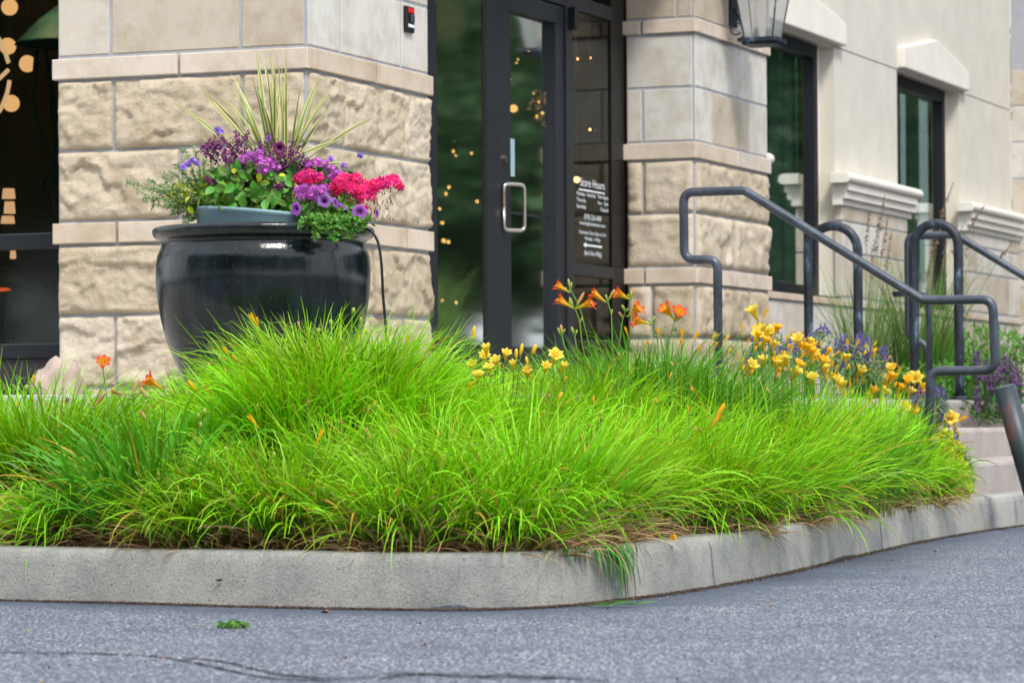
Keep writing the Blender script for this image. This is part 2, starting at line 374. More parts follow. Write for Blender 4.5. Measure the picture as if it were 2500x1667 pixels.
# many ribbons at once
def ribbons(mb, P0, az, th0, th1, L, Wd, seg=7, curl=1.5, twist=0., bend=0., vary=None, mi=0, tipw=.06, waist=.35, cols=2, fold=0.):
    n = len(P0); f = lambda v: np.broadcast_to(np.asarray(v, float), (n,))
    az, th0, th1, L, Wd, curl, twist, bend = map(f, (az, th0, th1, L, Wd, curl, twist, bend))
    t = np.linspace(0, 1, seg + 1)[None]
    th = th0[:, None] + (th1 - th0)[:, None] * t ** curl[:, None]
    A = az[:, None] + bend[:, None] * t
    step = (L / seg)[:, None]
    tan = np.stack([np.sin(th) * np.cos(A), np.sin(th) * np.sin(A), np.cos(th)], -1)
    mid = (tan[:, 1:] + tan[:, :-1]) / 2 * step[..., None]
    pos = np.concatenate([np.zeros((n, 1, 3)), np.cumsum(mid, 1)], 1) + P0[:, None]
    side = np.stack([-np.sin(A), np.cos(A), np.zeros_like(A)], -1); nor = np.cross(tan, side)
    tw = twist[:, None, None] * (.3 + .7 * t[..., None]); side = side * np.cos(tw) + nor * np.sin(tw)
    wp = np.minimum(1, waist + t * 4) * np.clip(1 - t ** 2.6, tipw, 1)
    h = side * (Wd[:, None] * wp)[..., None] / 2
    if cols == 2: ring = [pos - h, pos + h]; ac = [0, 1]
    else: ring = [pos - h, pos - nor * fold * (Wd[:, None] * wp)[..., None], pos + h]; ac = [0, .5, 1]
    V = np.stack(ring, 2).reshape(-1, 3); k = len(ring)
    b = (np.arange(n) * (seg + 1) * k)[:, None, None]; i = (np.arange(seg) * k)[None, :, None]; j = np.arange(k - 1)[None, None]
    q = b + i + j; F = np.stack([q, q + 1, q + k + 1, q + k], -1).reshape(-1, 4)
    vr = rng.random(n) * .95 if vary is None else f(vary)
    at_ = dict(along=np.broadcast_to(t[..., None], (n, seg + 1, k)).reshape(-1), vary=np.repeat(vr, (seg + 1) * k))
    if cols == 3: at_['across'] = np.tile(ac, n * (seg + 1))
    return mb.add(V, F, mi, **at_)
# scatter copies of a small template (verts nx3, faces list of equal length)
def scatter(mb, T, P, D, sc, spin=None, vary=None, mi=0):
    TV, TF, TA = T; P = np.asarray(P, float); n = len(P); D = np.asarray(D, float); D = D / (np.linalg.norm(D, axis=1, keepdims=True) + 1e-9)
    sc = np.broadcast_to(np.asarray(sc, float), (n,)); spin = rng.random(n) * 6.283 if spin is None else np.broadcast_to(spin, (n,))
    a = np.where(np.abs(D[:, 2:3]) < .9, np.array([[0, 0, 1.]]), np.array([[1., 0, 0]]))
    X = np.cross(a, D); X /= np.linalg.norm(X, axis=1, keepdims=True); Yv = np.cross(D, X)
    c, s_ = np.cos(spin)[:, None], np.sin(spin)[:, None]; X2 = X * c + Yv * s_; Y2 = -X * s_ + Yv * c
    V = (TV[None, :, 0:1] * X2[:, None] + TV[None, :, 1:2] * Y2[:, None] + TV[None, :, 2:3] * D[:, None]) * sc[:, None, None] + P[:, None]
    F = (TF[None] + (np.arange(n) * len(TV))[:, None, None]).reshape(-1, TF.shape[1])
    vr = rng.random(n) * .95 if vary is None else np.broadcast_to(vary, (n,))
    return mb.add(V.reshape(-1, 3), F, mi, along=np.tile(TA, n), vary=np.repeat(vr, len(TV)))
# templates: leaf lies along +Y from the origin, its face towards +Z
def leaf_t(wd=.5, droop=.25, fold=.12):
    y = np.array([0, .25, .55, .82, 1.]); w = np.array([.04, .42, .5, .28, .01]) * wd * 2 * .5
    V = []; A = []
    for yi, wi in zip(y, w):
        z = -droop * yi * yi
        V += [(-wi, yi, z + fold * wi), (0, yi, z - fold * wi * .6), (wi, yi, z + fold * wi)]; A += [yi] * 3
    F = [[3 * i + j, 3 * i + j + 1, 3 * i + j + 4, 3 * i + j + 3] for i in range(4) for j in range(2)]
    return np.array(V), np.array(F), np.array(A)
def floret_t(k=5, wd=.55, cup=.25, notch=.0):        # k petals round the origin facing +Z
    V = []; F = []; A = []
    for i in range(k):
        a = 2 * math.pi * i / k; c, s = math.cos(a), math.sin(a); b = len(V)
        for r, w_, z, al in ((.03, .05, 0, 0), (.55, wd * .5, cup * .5, .5), (1 - notch, wd * .42, cup, 1)):
            for sg in (-1, 1): V.append((c * r - s * w_ * sg, s * r + c * w_ * sg, z)); A.append(al)
        F += [[b, b + 1, b + 3, b + 2], [b + 2, b + 3, b + 5, b + 4]]
    return np.array(V), np.array(F), np.array(A)
def blob_t(e=1.8):
    V = np.array([(0, 0, 0), (.5, 0, .45 * e), (0, .5, .45 * e), (-.5, 0, .45 * e), (0, -.5, .45 * e), (.25, .1, e), (-.2, .2, e), (-.2, -.2, e), (.2, -.2, e)]) * 1.
    F = np.array([[0, 2, 1, 0], [0, 3, 2, 0], [0, 4, 3, 0], [0, 1, 4, 0], [1, 2, 6, 5], [2, 3, 7, 6], [3, 4, 8, 7], [4, 1, 5, 8], [5, 6, 7, 8]])
    return V, F, np.array([0, .5, .5, .5, .5, 1, 1, 1, 1.])
def blobsafe():      # quads only
    V = []; A = []
    for z, r, a in ((0, .12, 0), (.35, .5, .35), (.8, .42, .7), (1.15, .12, 1)):
        for j in range(4): V.append((r * math.cos(j * 1.5708 + z), r * math.sin(j * 1.5708 + z), z)); A.append(a)
    F = [[4 * i + j, 4 * i + (j + 1) % 4, 4 * i + 4 + (j + 1) % 4, 4 * i + 4 + j] for i in range(3) for j in range(4)] + [[12, 13, 14, 15]]
    return np.array(V), np.array(F), np.array(A)
LEAF = leaf_t(.62); LEAFN = leaf_t(.26, .15); LEAFR = leaf_t(.9, .1); BLOB = blobsafe(); FL5 = floret_t(); FL5N = floret_t(5, .42, .1)
def in_ell(n, c, r, shell=.0):
    d = rng.normal(size=(n, 3)); d /= np.linalg.norm(d, axis=1, keepdims=True)
    q = (shell + (1 - shell) * rng.random(n)) ** (1 / 3); return np.array(c) + d * q[:, None] * np.array(r), d

# ================================================================== GROUND, KERB, LANDING, STEPS
KP = [(-7.5, 16.2), (-5.2, 12.6), (-3.6, 11.2), (-2.5, 10.35), (-1.475, 9.715), (-1.102, 9.53), (-.78, 9.33), (-.45, 9.17), (-.19, 9.092), (-.013, 9.125), (.152, 9.275), (.328, 9.60), (.545, 10.10), (.873, 11.067), (1.265, 12.455), (1.657, 13.79), (2.038, 14.91), (2.391, 15.812), (3.1, 17.7), (5.0, 22.5), (8.2, 30.6)]
K = smoothpath([(x, y, 0) for x, y in KP], 18)
KA = np.array(K)
def kdist(x, y):
    P = np.stack([np.asarray(x, float).ravel(), np.asarray(y, float).ravel()], 1); best = np.full(len(P), 1e9); sgn = np.ones(len(P))
    for a, b in zip(KA[:-1, :2], KA[1:, :2]):
        d = b - a; t = np.clip(((P - a) @ d) / (d @ d), 0, 1); q = a + t[:, None] * d; r = P - q; dd = np.hypot(r[:, 0], r[:, 1])
        s = np.sign(d[0] * r[:, 1] - d[1] * r[:, 0]); m = dd < best; best[m] = dd[m]; sgn[m] = s[m]
    return best * sgn          # positive on the planted side
def soilz(x, y):
    d = kdist(x, y); t = np.clip((d - .16) / 1.15, 0, 1); ty = np.clip((np.asarray(y, float).ravel() - 11.3) / 1.5, 0, 1); g = np.exp(-((np.asarray(x, float).ravel() + .60) ** 2 + (np.asarray(y, float).ravel() - 10.62) ** 2) / .10)
    return .125 + .33 * t * t * (3 - 2 * t) + .07 * ty * t + .07 * g

# far ground and the asphalt of the car park
mb = MB(); mb.add([(-150, -120, -.012), (150, -120, -.012), (150, 150, -.012), (-150, 150, -.012)], [[0, 1, 2, 3]], kd=2.)
struct(mb.build('ground', M['asphalt']))
gx = np.arange(-6, 8.01, .08); gy = np.arange(3.5, 18, .08); X, Y = np.meshgrid(gx, gy); kd = -kdist(X, Y).reshape(X.shape)
Z = np.zeros_like(X); V = np.stack([X, Y, Z], -1).reshape(-1, 3); nx, ny = len(gx), len(gy)
q = (np.arange(ny - 1)[:, None] * nx + np.arange(nx - 1)[None]).ravel(); F = np.stack([q, q + 1, q + nx + 1, q + nx], 1)
keep = (kd.ravel()[q] > -.3); mb = MB(); mb.add(V, F[keep], kd=np.maximum(kd.ravel(), 0))
struct(mb.build('car_park_asphalt', M['asphalt']))
# kerb: rounded upright profile swept along the curve
prof = [(0, -.02), (.004, .05), (.010, .115), (.015, .140), (.026, .149), (.045, .152), (.15, .153), (.155, .145), (.156, .0)]
Vk = []; Fk = []; m = len(prof)
for i, p in enumerate(K):
    d = (K[min(i + 1, len(K) - 1)] - K[max(i - 1, 0)]); d = d / np.linalg.norm(d); nrm = np.array([-d[1], d[0], 0])
    wv = .0012 * noise.noise(Vector((p[0] * 2, p[1] * 2, 0)))
    for a, z in prof: Vk.append(p + nrm * (a + (wv if a < .1 else 0)) + np.array([0, 0, z + wv * .8 * (z > .1)]))
for i in range(len(K) - 1):
    for j in range(m - 1): Fk.append([i * m + j, (i + 1) * m + j, (i + 1) * m + j + 1, i * m + j + 1])
struct(MB().add(Vk, Fk).build('kerb', M['kerb'], smooth=True))
# joints across the kerb, dirt along its foot, tar smears
def onkerb(px, Yguess=None):       # index of the kerb point seen at photo x
    xs = np.array([(p[0] / p[1]) for p in K]); want = (px - 1176) * PX
    c = [i for i in range(len(K)) if 9.0 < K[i][1] < 17]; return min(c, key=lambda i: abs(xs[i] - want))
mb = MB()
for px_ in (1640, 1972, 2022, 2333, -300):
    i = onkerb(px_); p = K[i]; d = K[i + 1] - K[i - 1]; d /= np.linalg.norm(d); nr = np.array([-d[1], d[0], 0]); V = []
    wj = .002 if px_ != 2022 else .004
    for s in (-wj, wj):
        for a, z in ((-.001, .0), (.009, .12), (.019, .141), (.037, .1525), (.15, .1555)): V.append(p + d * (s + .002 * math.sin(z * 80)) + nr * (a - .002) + np.array([0, 0, z]))
    mb.add(V, [[j, j + 1, j + 6, j + 5] for j in range(4)])
struct(mb.build('kerb_joints', M['joint']))
mb = MB(); Pd = []; 
for i in range(72, len(K) - 45):
    p = K[i]; d = K[i + 1] - K[i]; nr = np.array([-d[1], d[0], 0]) / np.linalg.norm(d)
    for k in range(55):
        s = rng.random(); a = -abs(rng.normal(0, .02)) - .001; Pd.append(p + d * s + nr * a + np.array([0, 0, .002]))
scatter(mb, BLOB, Pd, rng.normal(size=(len(Pd), 3)) * .5 + np.array([0, 0, .6]), rng.uniform(.0015, .0055, len(Pd)))
tag(mb.build('gutter_grit', M['debris']), 'brown grit and crumbs gathered along the foot of the kerb', 'grit', kind='stuff')
mb = MB()
for pa, pb, hh in ((975, 1085, .010), (1900, 1960, .008)):
    ia, ib = onkerb(pa), onkerb(pb); idx = list(range(ia, max(ib, ia + 2) + 1)); V = []
    pts = []
    for q_ in np.linspace(0, 1, 24):
        f = ia + q_ * (idx[-1] - ia); j = int(f); fr_ = f - j; p = K[j] * (1 - fr_) + K[min(j + 1, len(K) - 1)] * fr_
        d = K[min(j + 1, len(K) - 1)] - K[j]; nr = np.array([-d[1], d[0], 0]) / np.linalg.norm(d)
        top = .004 + hh * 1.1 * math.sin(math.pi * q_) ** .7 * (.7 + .5 * rng.random())
        V += [p - nr * .003 + np.array([0, 0, .001]), p - nr * .001 + nr * top * .08 + np.array([0, 0, top])]
    mb.add(V, [[2 * j, 2 * j + 2, 2 * j + 3, 2 * j + 1] for j in range(23)])
struct(mb.build('tar_smears', M['tar']))
# crack in the asphalt
mb = MB()
for path in ([(-60, 1498), (100, 1500), (330, 1506), (430, 1520), (560, 1548), (640, 1560), (760, 1566)], [(430, 1512), (520, 1522), (640, 1549), (800, 1560), (900, 1548), (990, 1550), (1200, 1553), (1400, 1566)], [(870, 1560), (960, 1549), (1080, 1556), (1300, 1558)]):
    pts = smoothpath([(x, y, 0) for x, y in path], 14); V = []
    for i, p in enumerate(pts):
        x2, y2 = (p[0] / .9408 - 1250) / FOC, -(p[1] / .9408 - 833.5) / FOC
        xx = x2 * cr - y2 * sr; yc = x2 * sr + y2 * cr; r_ = np.array([xx, cp - yc * sp, sp + yc * cp]); g = r_ * (-EYE / r_[2]); g[2] = .003
        wd = .006 + .012 * abs(noise.noise(Vector((i * .21, path[0][0], 3)))) + .004 * random.random()
        g[1] += .02 * noise.noise(Vector((i * .35, 7, path[0][1]))); V += [g - np.array([0, wd, 0]), g + np.array([0, wd, 0])]
    mb.add(V, [[2 * j, 2 * j + 2, 2 * j + 3, 2 * j + 1] for j in range(len(pts) - 1)])
struct(mb.build('asphalt_crack', M['crack']))

# landing slab at the doors, its edge hidden in the planting
E = [(-9, 10.98), (-2.2, 10.95), (-1.0, 10.9), (-.35, 11.15), (.12, 11.8), (.42, 12.7), (.66, 13.6), (.82, 14.25)]
poly = E + [tuple(W(.9, 1.62)[:2]), tuple(W(5.05, 1.62)[:2]), tuple(W(5.05, -.30)[:2]), tuple(W(4.9, -9)[:2]), (-14, 20)]
struct(prism(MB(), poly, .05, .60).build('landing', M['conc'], bevel=.018))
mb = MB(); box(mb, 2.2, 5.05, 1.623, 2.0, .02, .45); o = mb.build('steps', M['step'], bevel=.02); struct(o)
mb = MB(); box(mb, 2.2, 5.05, 2.003, 2.4, .02, .30); o = mb.build('steps', M['step'], bevel=.02); struct(o)
far = [W(2.0, 2.403)[:2], W(14, 2.403)[:2], W(14, 3.2)[:2]] + [tuple(p[:2] + np.array([-.15, .05])) for p in K[::-1] if 15.6 < p[1] < 27]
struct(prism(MB(), [tuple(p) for p in far], .02, .152).build('pavement', M['step']))
mb = MB(); V = []
for u in (5.06, 5.22):
    for n_, z in ((.2, .62), (1.62, .60), (2.1, .56), (2.6, .44), (3.0, .30), (3.0, .05), (.2, .05)): V.append(W(u, n_, z))
mb.add(V, [list(range(7)), list(range(7, 14))[::-1]] + [[i, i + 7, (i + 1) % 7 + 7, (i + 1) % 7] for i in range(7)])
tag(mb.build('retaining_wall', M['step'], loc=W(5.1, 1.6), bevel=.015), 'low tan concrete retaining wall curving down beside the steps', 'wall')
mb = MB(); V = []
us = np.linspace(5.2, 16, 40); ns = np.linspace(-.4, 3.2, 16)
for u in us:
    for n_ in ns: V.append(W(u, n_, .56 - .10 * max(0, n_ - 1.5) + .03 * noise.noise(Vector((u * 2, n_ * 2, 1)))))
mb.add(V, [[i * 16 + j, (i + 1) * 16 + j, (i + 1) * 16 + j + 1, i * 16 + j + 1] for i in range(39) for j in range(15)])
struct(mb.build('far_bed_soil', M['soil']))
# soil of the daylily bed
gx = np.arange(-5.5, 2.6, .06); gy = np.arange(9.0, 16.2, .06); X, Y = np.meshgrid(gx, gy); kd2 = kdist(X, Y); Zs = soilz(X.ravel(), Y.ravel())
Zs = Zs + np.array([.012 * noise.noise(Vector((x * 9, y * 9, 0))) for x, y in zip(X.ravel(), Y.ravel())])
V = np.stack([X.ravel(), Y.ravel(), Zs], -1); nx = len(gx); q = (np.arange(len(gy) - 1)[:, None] * nx + np.arange(nx - 1)[None]).ravel()
F = np.stack([q, q + 1, q + nx + 1, q + nx], 1)
rel = np.stack([X.ravel(), Y.ravel(), Zs * 0], -1) - C0; nn = rel @ NX; uu = rel @ RX
keep = (kd2[q] > .12) & ~((uu[q] > .92) & (nn[q] < 1.60)) & (uu[q] < 2.22)
struct(MB().add(V, F[keep]).build('bed_soil', M['soil'], smooth=True))

# ================================================================== BUILDING
BLD = thing('stone_building', 'tan limestone and stucco shop building with dark framed glass doors', 'building', W(0, 0, .6))
def face_grid(mb, org, du, dv, nrm, w_, h_, p, rough, seed, blk, res):
    """one stone: a grid of its face set p proud of the mortar, rock faced by 'rough' metres, with returns"""
    nx = max(2, int(w_ / res)); ny = max(2, int(h_ / res)); V = []
    if not rough: nx = ny = 3
    gxs = [i / nx for i in range(nx + 1)] if rough else [0, .004 / w_, 1 - .004 / w_, 1]; gys = [i / ny for i in range(ny + 1)] if rough else [0, .004 / h_, 1 - .004 / h_, 1]; sc_ = [(random.uniform(0, w_), random.uniform(-.02, h_), random.uniform(.03, .14), random.uniform(.02, .09), random.uniform(.2, .75)) for _ in range(int(2 + w_ * 9))] if rough else []; sd_ = Vector((seed * 7.3, seed * 3.1, seed * 1.7))
    for j in range(ny + 1):
        for i in range(nx + 1):
            a, b = gxs[i], gys[j]; x, y = a * w_, b * h_
            e = min(x, w_ - x, y, h_ - y)
            d = p
            if rough:
                q_ = Vector((x, y, 0)) + sd_
                f = min(1, .30 + e / .011)
                wq = Vector((x * .75 + .012 * noise.noise(q_ * 13), y * 1.25 + .012 * noise.noise(q_ * 13 + Vector((9, 0, 0))), 0)) + sd_
                fine_ = noise.fractal(q_ * 24, .6, 2.1, 5); hh_ = .52 + .42 * noise.noise(q_ * 2.6)
                for sc1, am in ((8., .55), (19., .24)):
                    v_ = noise.voronoi(wq * sc1); p0 = v_[1][0]; tv = noise.cell_vector(p0 * 53.7); dl = wq * sc1 - p0
                    hh_ += am * ((tv[0] - .5) * dl[0] * 1.3 + (tv[1] - .62) * dl[1] * 1.7 + (tv[2] - .5) * .75)
                hh_ = max(.02, hh_ + .16 * fine_)
                d = .006 + f * rough * hh_
                wob_ = .004 * noise.noise(q_ * 18)
                x += wob_ if 0 < i < nx else wob_ * .6; y += wob_ * .6
            elif e < .002: d = p - .003
            V.append(org + du * x + dv * y + nrm * d)
    q0 = len(V); F = [[j * (nx + 1) + i, j * (nx + 1) + i + 1, (j + 1) * (nx + 1) + i + 1, (j + 1) * (nx + 1) + i] for j in range(ny) for i in range(nx)]
    ring = [i for i in range(nx + 1)] + [(j + 1) * (nx + 1) - 1 for j in range(1, ny + 1)] + [ny * (nx + 1) + i for i in range(nx - 1, -1, -1)] + [j * (nx + 1) for j in range(ny - 1, 0, -1)]
    for k in ring:
        v = V[k]; V.append(v - nrm * ((v - org) @ nrm + .01))
    R_ = len(ring); F += [[ring[k], q0 + k, q0 + (k + 1) % R_, ring[(k + 1) % R_]] for k in range(R_)]
    mb.add(V, F, blk=blk)
G = .0075    # half joint
ZB = np.array([0, 0, 1.])
def course(mb, face, joints, z0, z1, p, rough, res=.016, tone=None):
    """face=(kind, fixed coordinate, lo, hi): 'R' face runs along u at n=fixed, 'L' face runs along -n at u=fixed"""
    kind, fx, lo, hi = face; js = [lo] + list(joints) + [hi]
    for i in range(len(js) - 1):
        a, b = js[i] + G, js[i + 1] - G
        if kind == 'R': org = W(a, fx, z0 + G); du, nr = RX, NX
        else: org = W(fx, b, z0 + G); du, nr = -NX * 1., -RX; 
        if kind == 'L': org = W(fx, a, z0 + G); du = NX; nr = -RX
        t = random.random() if tone is None else tone[i % len(tone)]
        face_grid(mb, org, du, ZB, nr, b - a, z1 - z0 - 2 * G, p, rough, random.random() * 50, t, res)
def pillar(name, u0, u1, n0, n1, zt, Lf, Rf, res, left=True, right=True):
    """Lf/Rf: lists of (z0, z1, kind, joints) for the face looking down the facade and the street face"""
    mm = MB(); box(mm, u0 - .004, u1 - .004, n0 + .004, n1 + .004, .602, zt)
    core = mm.build(name, M['mortar'], BLD)
    for kind, matn, prm in (('rock', 'rock', (.014, .034)), ('smooth', 'smooth', (.0085, 0)), ('band', 'band', (.026, 0))):
        mbk = MB(); bands = {}
        for face, rows in ((('L', u0, n0, n1), Lf), (('R', n1, u0, u1), Rf)):
            for z0, z1, kd_, js in rows:
                if kd_ != kind: continue
                f = face
                if kind == 'band': f = (face[0], face[1], face[2] - .026 * (face[0] == 'L' or 1), face[3] + .026)
                tgt = mbk
                if kind == 'band': tgt = bands.setdefault(round(z0, 2), MB())
                course(tgt, f, js, z0, z1, prm[0], prm[1], res if kind == 'rock' else .05)
        if mbk.n and kind != 'band': mbk.build({'rock': 'rock_faced_stone', 'smooth': 'smooth_stone', 'band': 'band_course'}[kind], M[matn], core, smooth=(kind == 'rock'))
        for b_ in bands.values(): b_.build('band_course', M['band'], core)
    return core
# joints measured along the faces
PL = [(.602, .66, 'rock', []), (.66, .977, 'rock', [-.92]), (.977, 1.285, 'rock', [-.62]), (1.285, 1.39, 'band', [-.905]), (1.39, 1.70, 'rock', [-.60]), (1.70, 2.01, 'rock', [-.925, -.30]),
      (2.01, 2.115, 'band', [-.60]), (2.115, 2.73, 'smooth', [-.94, -.31]), (2.73, 3.04, 'smooth', [-.6]), (3.04, 3.5, 'smooth', [-.9, -.3])]
PR = [(.602, .66, 'rock', []), (.66, .977, 'rock', [.35, 1.02]), (.977, 1.285, 'rock', [.68]), (1.285, 1.39, 'band', [.45, 1.04]), (1.39, 1.70, 'rock', [.70]), (1.70, 2.01, 'rock', [.36, 1.02]),
      (2.01, 2.115, 'band', [.70]), (2.115, 2.425, 'smooth', [.34, 1.01]), (2.425, 3.04, 'smooth', [.70]), (3.04, 3.5, 'smooth', [.3])]
pillar('stone_pillar', 0, 1.335, -1.205, 0, 3.6, PL, PR, .0115)
U2 = 5.29
CL = [(.602, .66, 'rock', []), (.66, .97, 'rock', [-.18]), (.97, 1.277, 'rock', [-.26]), (1.277, 1.38, 'band', [-.30]), (1.38, 1.688, 'rock', []), (1.688, 1.994, 'rock', [-.31]), (1.994, 2.10, 'band', []),
      (2.10, 2.412, 'smooth', [-.31]), (2.412, 2.72, 'smooth', []), (2.72, 2.812, 'band', [-.31]), (2.812, 3.2, 'smooth', [-.1]), (3.2, 3.5, 'smooth', [-.3])]
CR = [(.602, .66, 'rock', []), (.66, .97, 'rock', [5.95]), (.97, 1.277, 'rock', [5.8, 6.3]), (1.277, 1.38, 'band', [5.75, 6.3]), (1.38, 1.688, 'rock', [6.0]), (1.688, 1.994, 'rock', [6.35]), (1.994, 2.10, 'band', [6.02]),
      (2.10, 2.412, 'smooth', [5.60, 6.32]), (2.412, 2.72, 'smooth', [6.0]), (2.72, 2.812, 'band', [5.7, 6.3]), (2.812, 3.2, 'smooth', [5.9]), (3.2, 3.5, 'smooth', [5.6, 6.3])]
pillar('stone_pillar', U2, 6.70, -.41, 0, 3.6, CL, CR, .02)
rows = [(z, z + .31, 'smooth', [-.2] if i % 2 else [-.05]) for i, z in enumerate(np.arange(.66, 3.4, .31))]
rows = [r if i % 3 != 2 else (r[0], r[1], 'smooth', [-.25]) for i, r in enumerate(rows)]
pillar('stone_pillar', 15.12, 16.6, -.41, .02, 5.0, rows, [(z, z + .31, 'smooth', [15.8]) for z in np.arange(.66, 3.4, .31)], .05)
# soffit beam over the entrance, upper wall
mm = MB(); box(mm, 1.335, U2, -.36, .0, 3.25, 3.6); box(mm, -.02, 6.72, -1.2, .02, 3.6, 5.2); box(mm, .3, 1.3, -9, -1.21, 3.3, 5.2); mm.build('upper_wall', M['stucco'], BLD)
# interior room
mm = MB(); box(mm, .62, 7.5, -7.5, -.56, .601, .606); box(mm, .62, 7.5, -7.5, -.56, 3.5, 3.56); box(mm, 7.45, 7.5, -7.5, -.56, .606, 3.5); box(mm, .3, 7.45, -7.6, -7.5, .606, 3.5); box(mm, 3.3, 3.36, -7.5, -1.9, .606, 3.5)
mm.build('interior_shell', M['interior'], BLD)
for q_ in ((6.9, 7.0, -5.2, -3.0, .61, 2.6), (2.2, 2.5, -5.4, -4.8, .61, 3.4), (4.4, 4.5, -6.5, -4.2, .61, 2.2)): box(MB(), *q_).build('interior_partition', M['interior2'], BLD)

# ---- left shop window (runs along the side wall)
UW = .42
WL = MB(); box(WL, UW, UW + .09, -6, -1.215, 1.30, 1.372); box(WL, UW, UW + .09, -6, -1.215, .80, .868); box(WL, UW, UW + .09, -6, -1.215, 3.2, 3.3)
win = WL.build('shop_window', M['frame'], BLD, bevel=.006)
mm = MB(); box(mm, UW + .02, UW + .08, -6, -1.215, .604, .798); mm.build('kick_panel', plain('dark_kick_panel', S(52, 48, 54), .5, .4, var=.1), win)
mm = MB(); box(mm, UW + .04, UW + .046, -6, -1.215, .869, 1.299); box(mm, UW + .04, UW + .046, -6, -1.215, 1.373, 3.2); mm.build('pane', M['glass'], win)

# ---- entrance doors in the recess
ND = -.41
def door(u0, u1, gl, gr, name, left_handle):
    mm = MB(); fz0, fz1 = .61, 2.775
    box(mm, u0, gl, ND - .05, ND, fz0, fz1); box(mm, gr, u1, ND - .05, ND, fz0, fz1)
    box(mm, gl, gr, ND - .05, ND - .002, 2.675, fz1); box(mm, gl, gr, ND - .05, ND - .002, fz0, .895)
    d = mm.build('door', M['frame'], BLD, bevel=.004); d['label'] = name
    mm = MB(); zp = -.011 if left_handle == 0 else -.048; box(mm, gl - .001, gr + .001, ND + zp, ND + zp + .006, .89, 2.68); mm.build('pane', M['glass'], d)
    mm = MB(); box(mm, gl, gr, ND - .047, ND - .041, 1.60, 1.615); mm.build('push_bar', M['frame'], d)
    return d
D1 = door(2.27, 3.284, 2.44, 3.11, 'left door leaf', 0)
D2 = door(3.292, 4.26, 3.447, 4.13, 'right door leaf with handle', 1)
mm = MB(); hn = [W(3.345, ND + a, z) for a, z in ((.012, 1.50), (.085, 1.50), (.085, 1.742), (.012, 1.742))]; hn[1] = hn[1] + RX * .11; hn[2] = hn[2] + RX * .11; hn = [h_ - RX * .035 for h_ in hn]
pts = fillet([hn[0] * .5 + hn[3] * .5, hn[0], hn[1], hn[2], hn[3], hn[0] * .5 + hn[3] * .5], .03, 6); tube(mm, pts, .0105, 10)
mm.build('handle', M['nickel'], D2, smooth=True)
mm = MB(); box(mm, 3.06, 3.111, ND - .004, ND - .001, .9, 2.67); mm.build('recess_shade_strip', M['black'], D1)  # thin black strip painted in for the shadow of the glass recess
mm = MB(); tube(mm, [W(3.345, ND - .01, 1.876), W(3.345, ND + .014, 1.876)], .019, 16); mm.build('lock_cylinder', M['nickel'], D2)
mm = MB(); box(mm, 3.452, 3.60, ND - .041, ND - .038, 1.80, 2.0); mm.build('sticker', M['sticker'], D2)
mm = MB()
box(mm, 2.10, 2.265, ND - .10, ND + .012, .604, 3.25); box(mm, 4.265, 4.375, ND - .11, ND + .012, .604, 3.25); box(mm, 5.062, 5.283, ND - .11, ND + .004, 3.0, 3.25)
box(mm, 2.265, 4.265, ND - .10, ND + .008, 2.782, 2.87); box(mm, 4.375, 5.06, ND - .10, ND - .0, 2.785, 2.865); box(mm, 4.375, 5.06, ND - .10, ND - .0, 1.305, 1.372)
box(mm, 4.375, 5.06, ND - .10, ND - .0, .604, .74); box(mm, 1.34, 2.10, ND - .10, ND + .01, .604, 3.25)
fr = mm.build('door_frame', M['frame'], BLD, bevel=.004)
mm = MB(); box(mm, 5.062, 5.283, ND - .11, ND - .012, .604, 3.0); mm.build('shade_black_jamb', M['black'], fr)  # jamb coloured black for the shade in its deep reveal
mm = MB(); box(mm, 4.376, 5.06, ND - .028, ND - .022, .74, 1.305); box(mm, 4.376, 5.06, ND - .028, ND - .022, 1.372, 2.785); box(mm, 2.266, 4.264, ND - .06, ND - .054, 2.87, 3.25)
box(mm, 4.376, 5.284, ND - .088, ND - .082, 2.865, 3.25); mm.build('sidelight_pane', M['sglass'], fr)
mm = MB(); box(mm, 4.30, 4.36, ND + .012, ND + .05, 2.66, 2.78); mm.build('door_closer', M['black'], fr)

# lettering on the sidelight
def text_mesh(mb, s, u, z, h, width=None, align='CENTER', mi=0):
    cu = bpy.data.curves.new('t', 'FONT'); cu.body = s; cu.size = 1; cu.align_x = align
    o = bpy.data.objects.new('t', cu); COL.objects.link(o); bpy.context.view_layer.update()
    me = o.to_mesh(); V = np.array([v.co[:] for v in me.vertices]); F = [list(p.vertices) for p in me.polygons]
    o.to_mesh_clear(); bpy.data.objects.remove(o); bpy.data.curves.remove(cu)
    if not len(V): return
    wd = V[:, 0].max() - V[:, 0].min(); sx = h * 1.4 if width is None else width / wd
    P = np.array([W(u + v[0] * sx, ND - .0185, z + v[1] * h * 1.4) for v in V]); mb.add(P, F, mi)
mb = MB(); uc = 4.755
text_mesh(mb, 'Store Hours', uc, 1.812, .046, .40)
box(mb, uc - .22, uc + .20, ND - .0205, ND - .0185, 1.786, 1.794)
for a, b, z in (('Monday - Saturday', '9am-5pm', 1.757), ('Thursday', '9am - 7pm', 1.722), ('Sunday', 'Closed', 1.686)):
    text_mesh(mb, a, uc - .26, z, .022, .31 if len(a) > 9 else .15, 'LEFT'); text_mesh(mb, b, uc + .26, z, .022, .17 if b != 'Closed' else .13, 'RIGHT')
text_mesh(mb, '(970) 226-3430', uc, 1.628, .030, .28); text_mesh(mb, 'www.lightcenterinc.com', uc, 1.595, .022, .42)
text_mesh(mb, 'Contractor Door Open at 7am', uc, 1.544, .021, .44); text_mesh(mb, 'Monday - Friday', uc, 1.511, .021, .25)
box(mb, uc - .11, uc + .15, ND - .0205, ND - .0185, 1.478, 1.488)
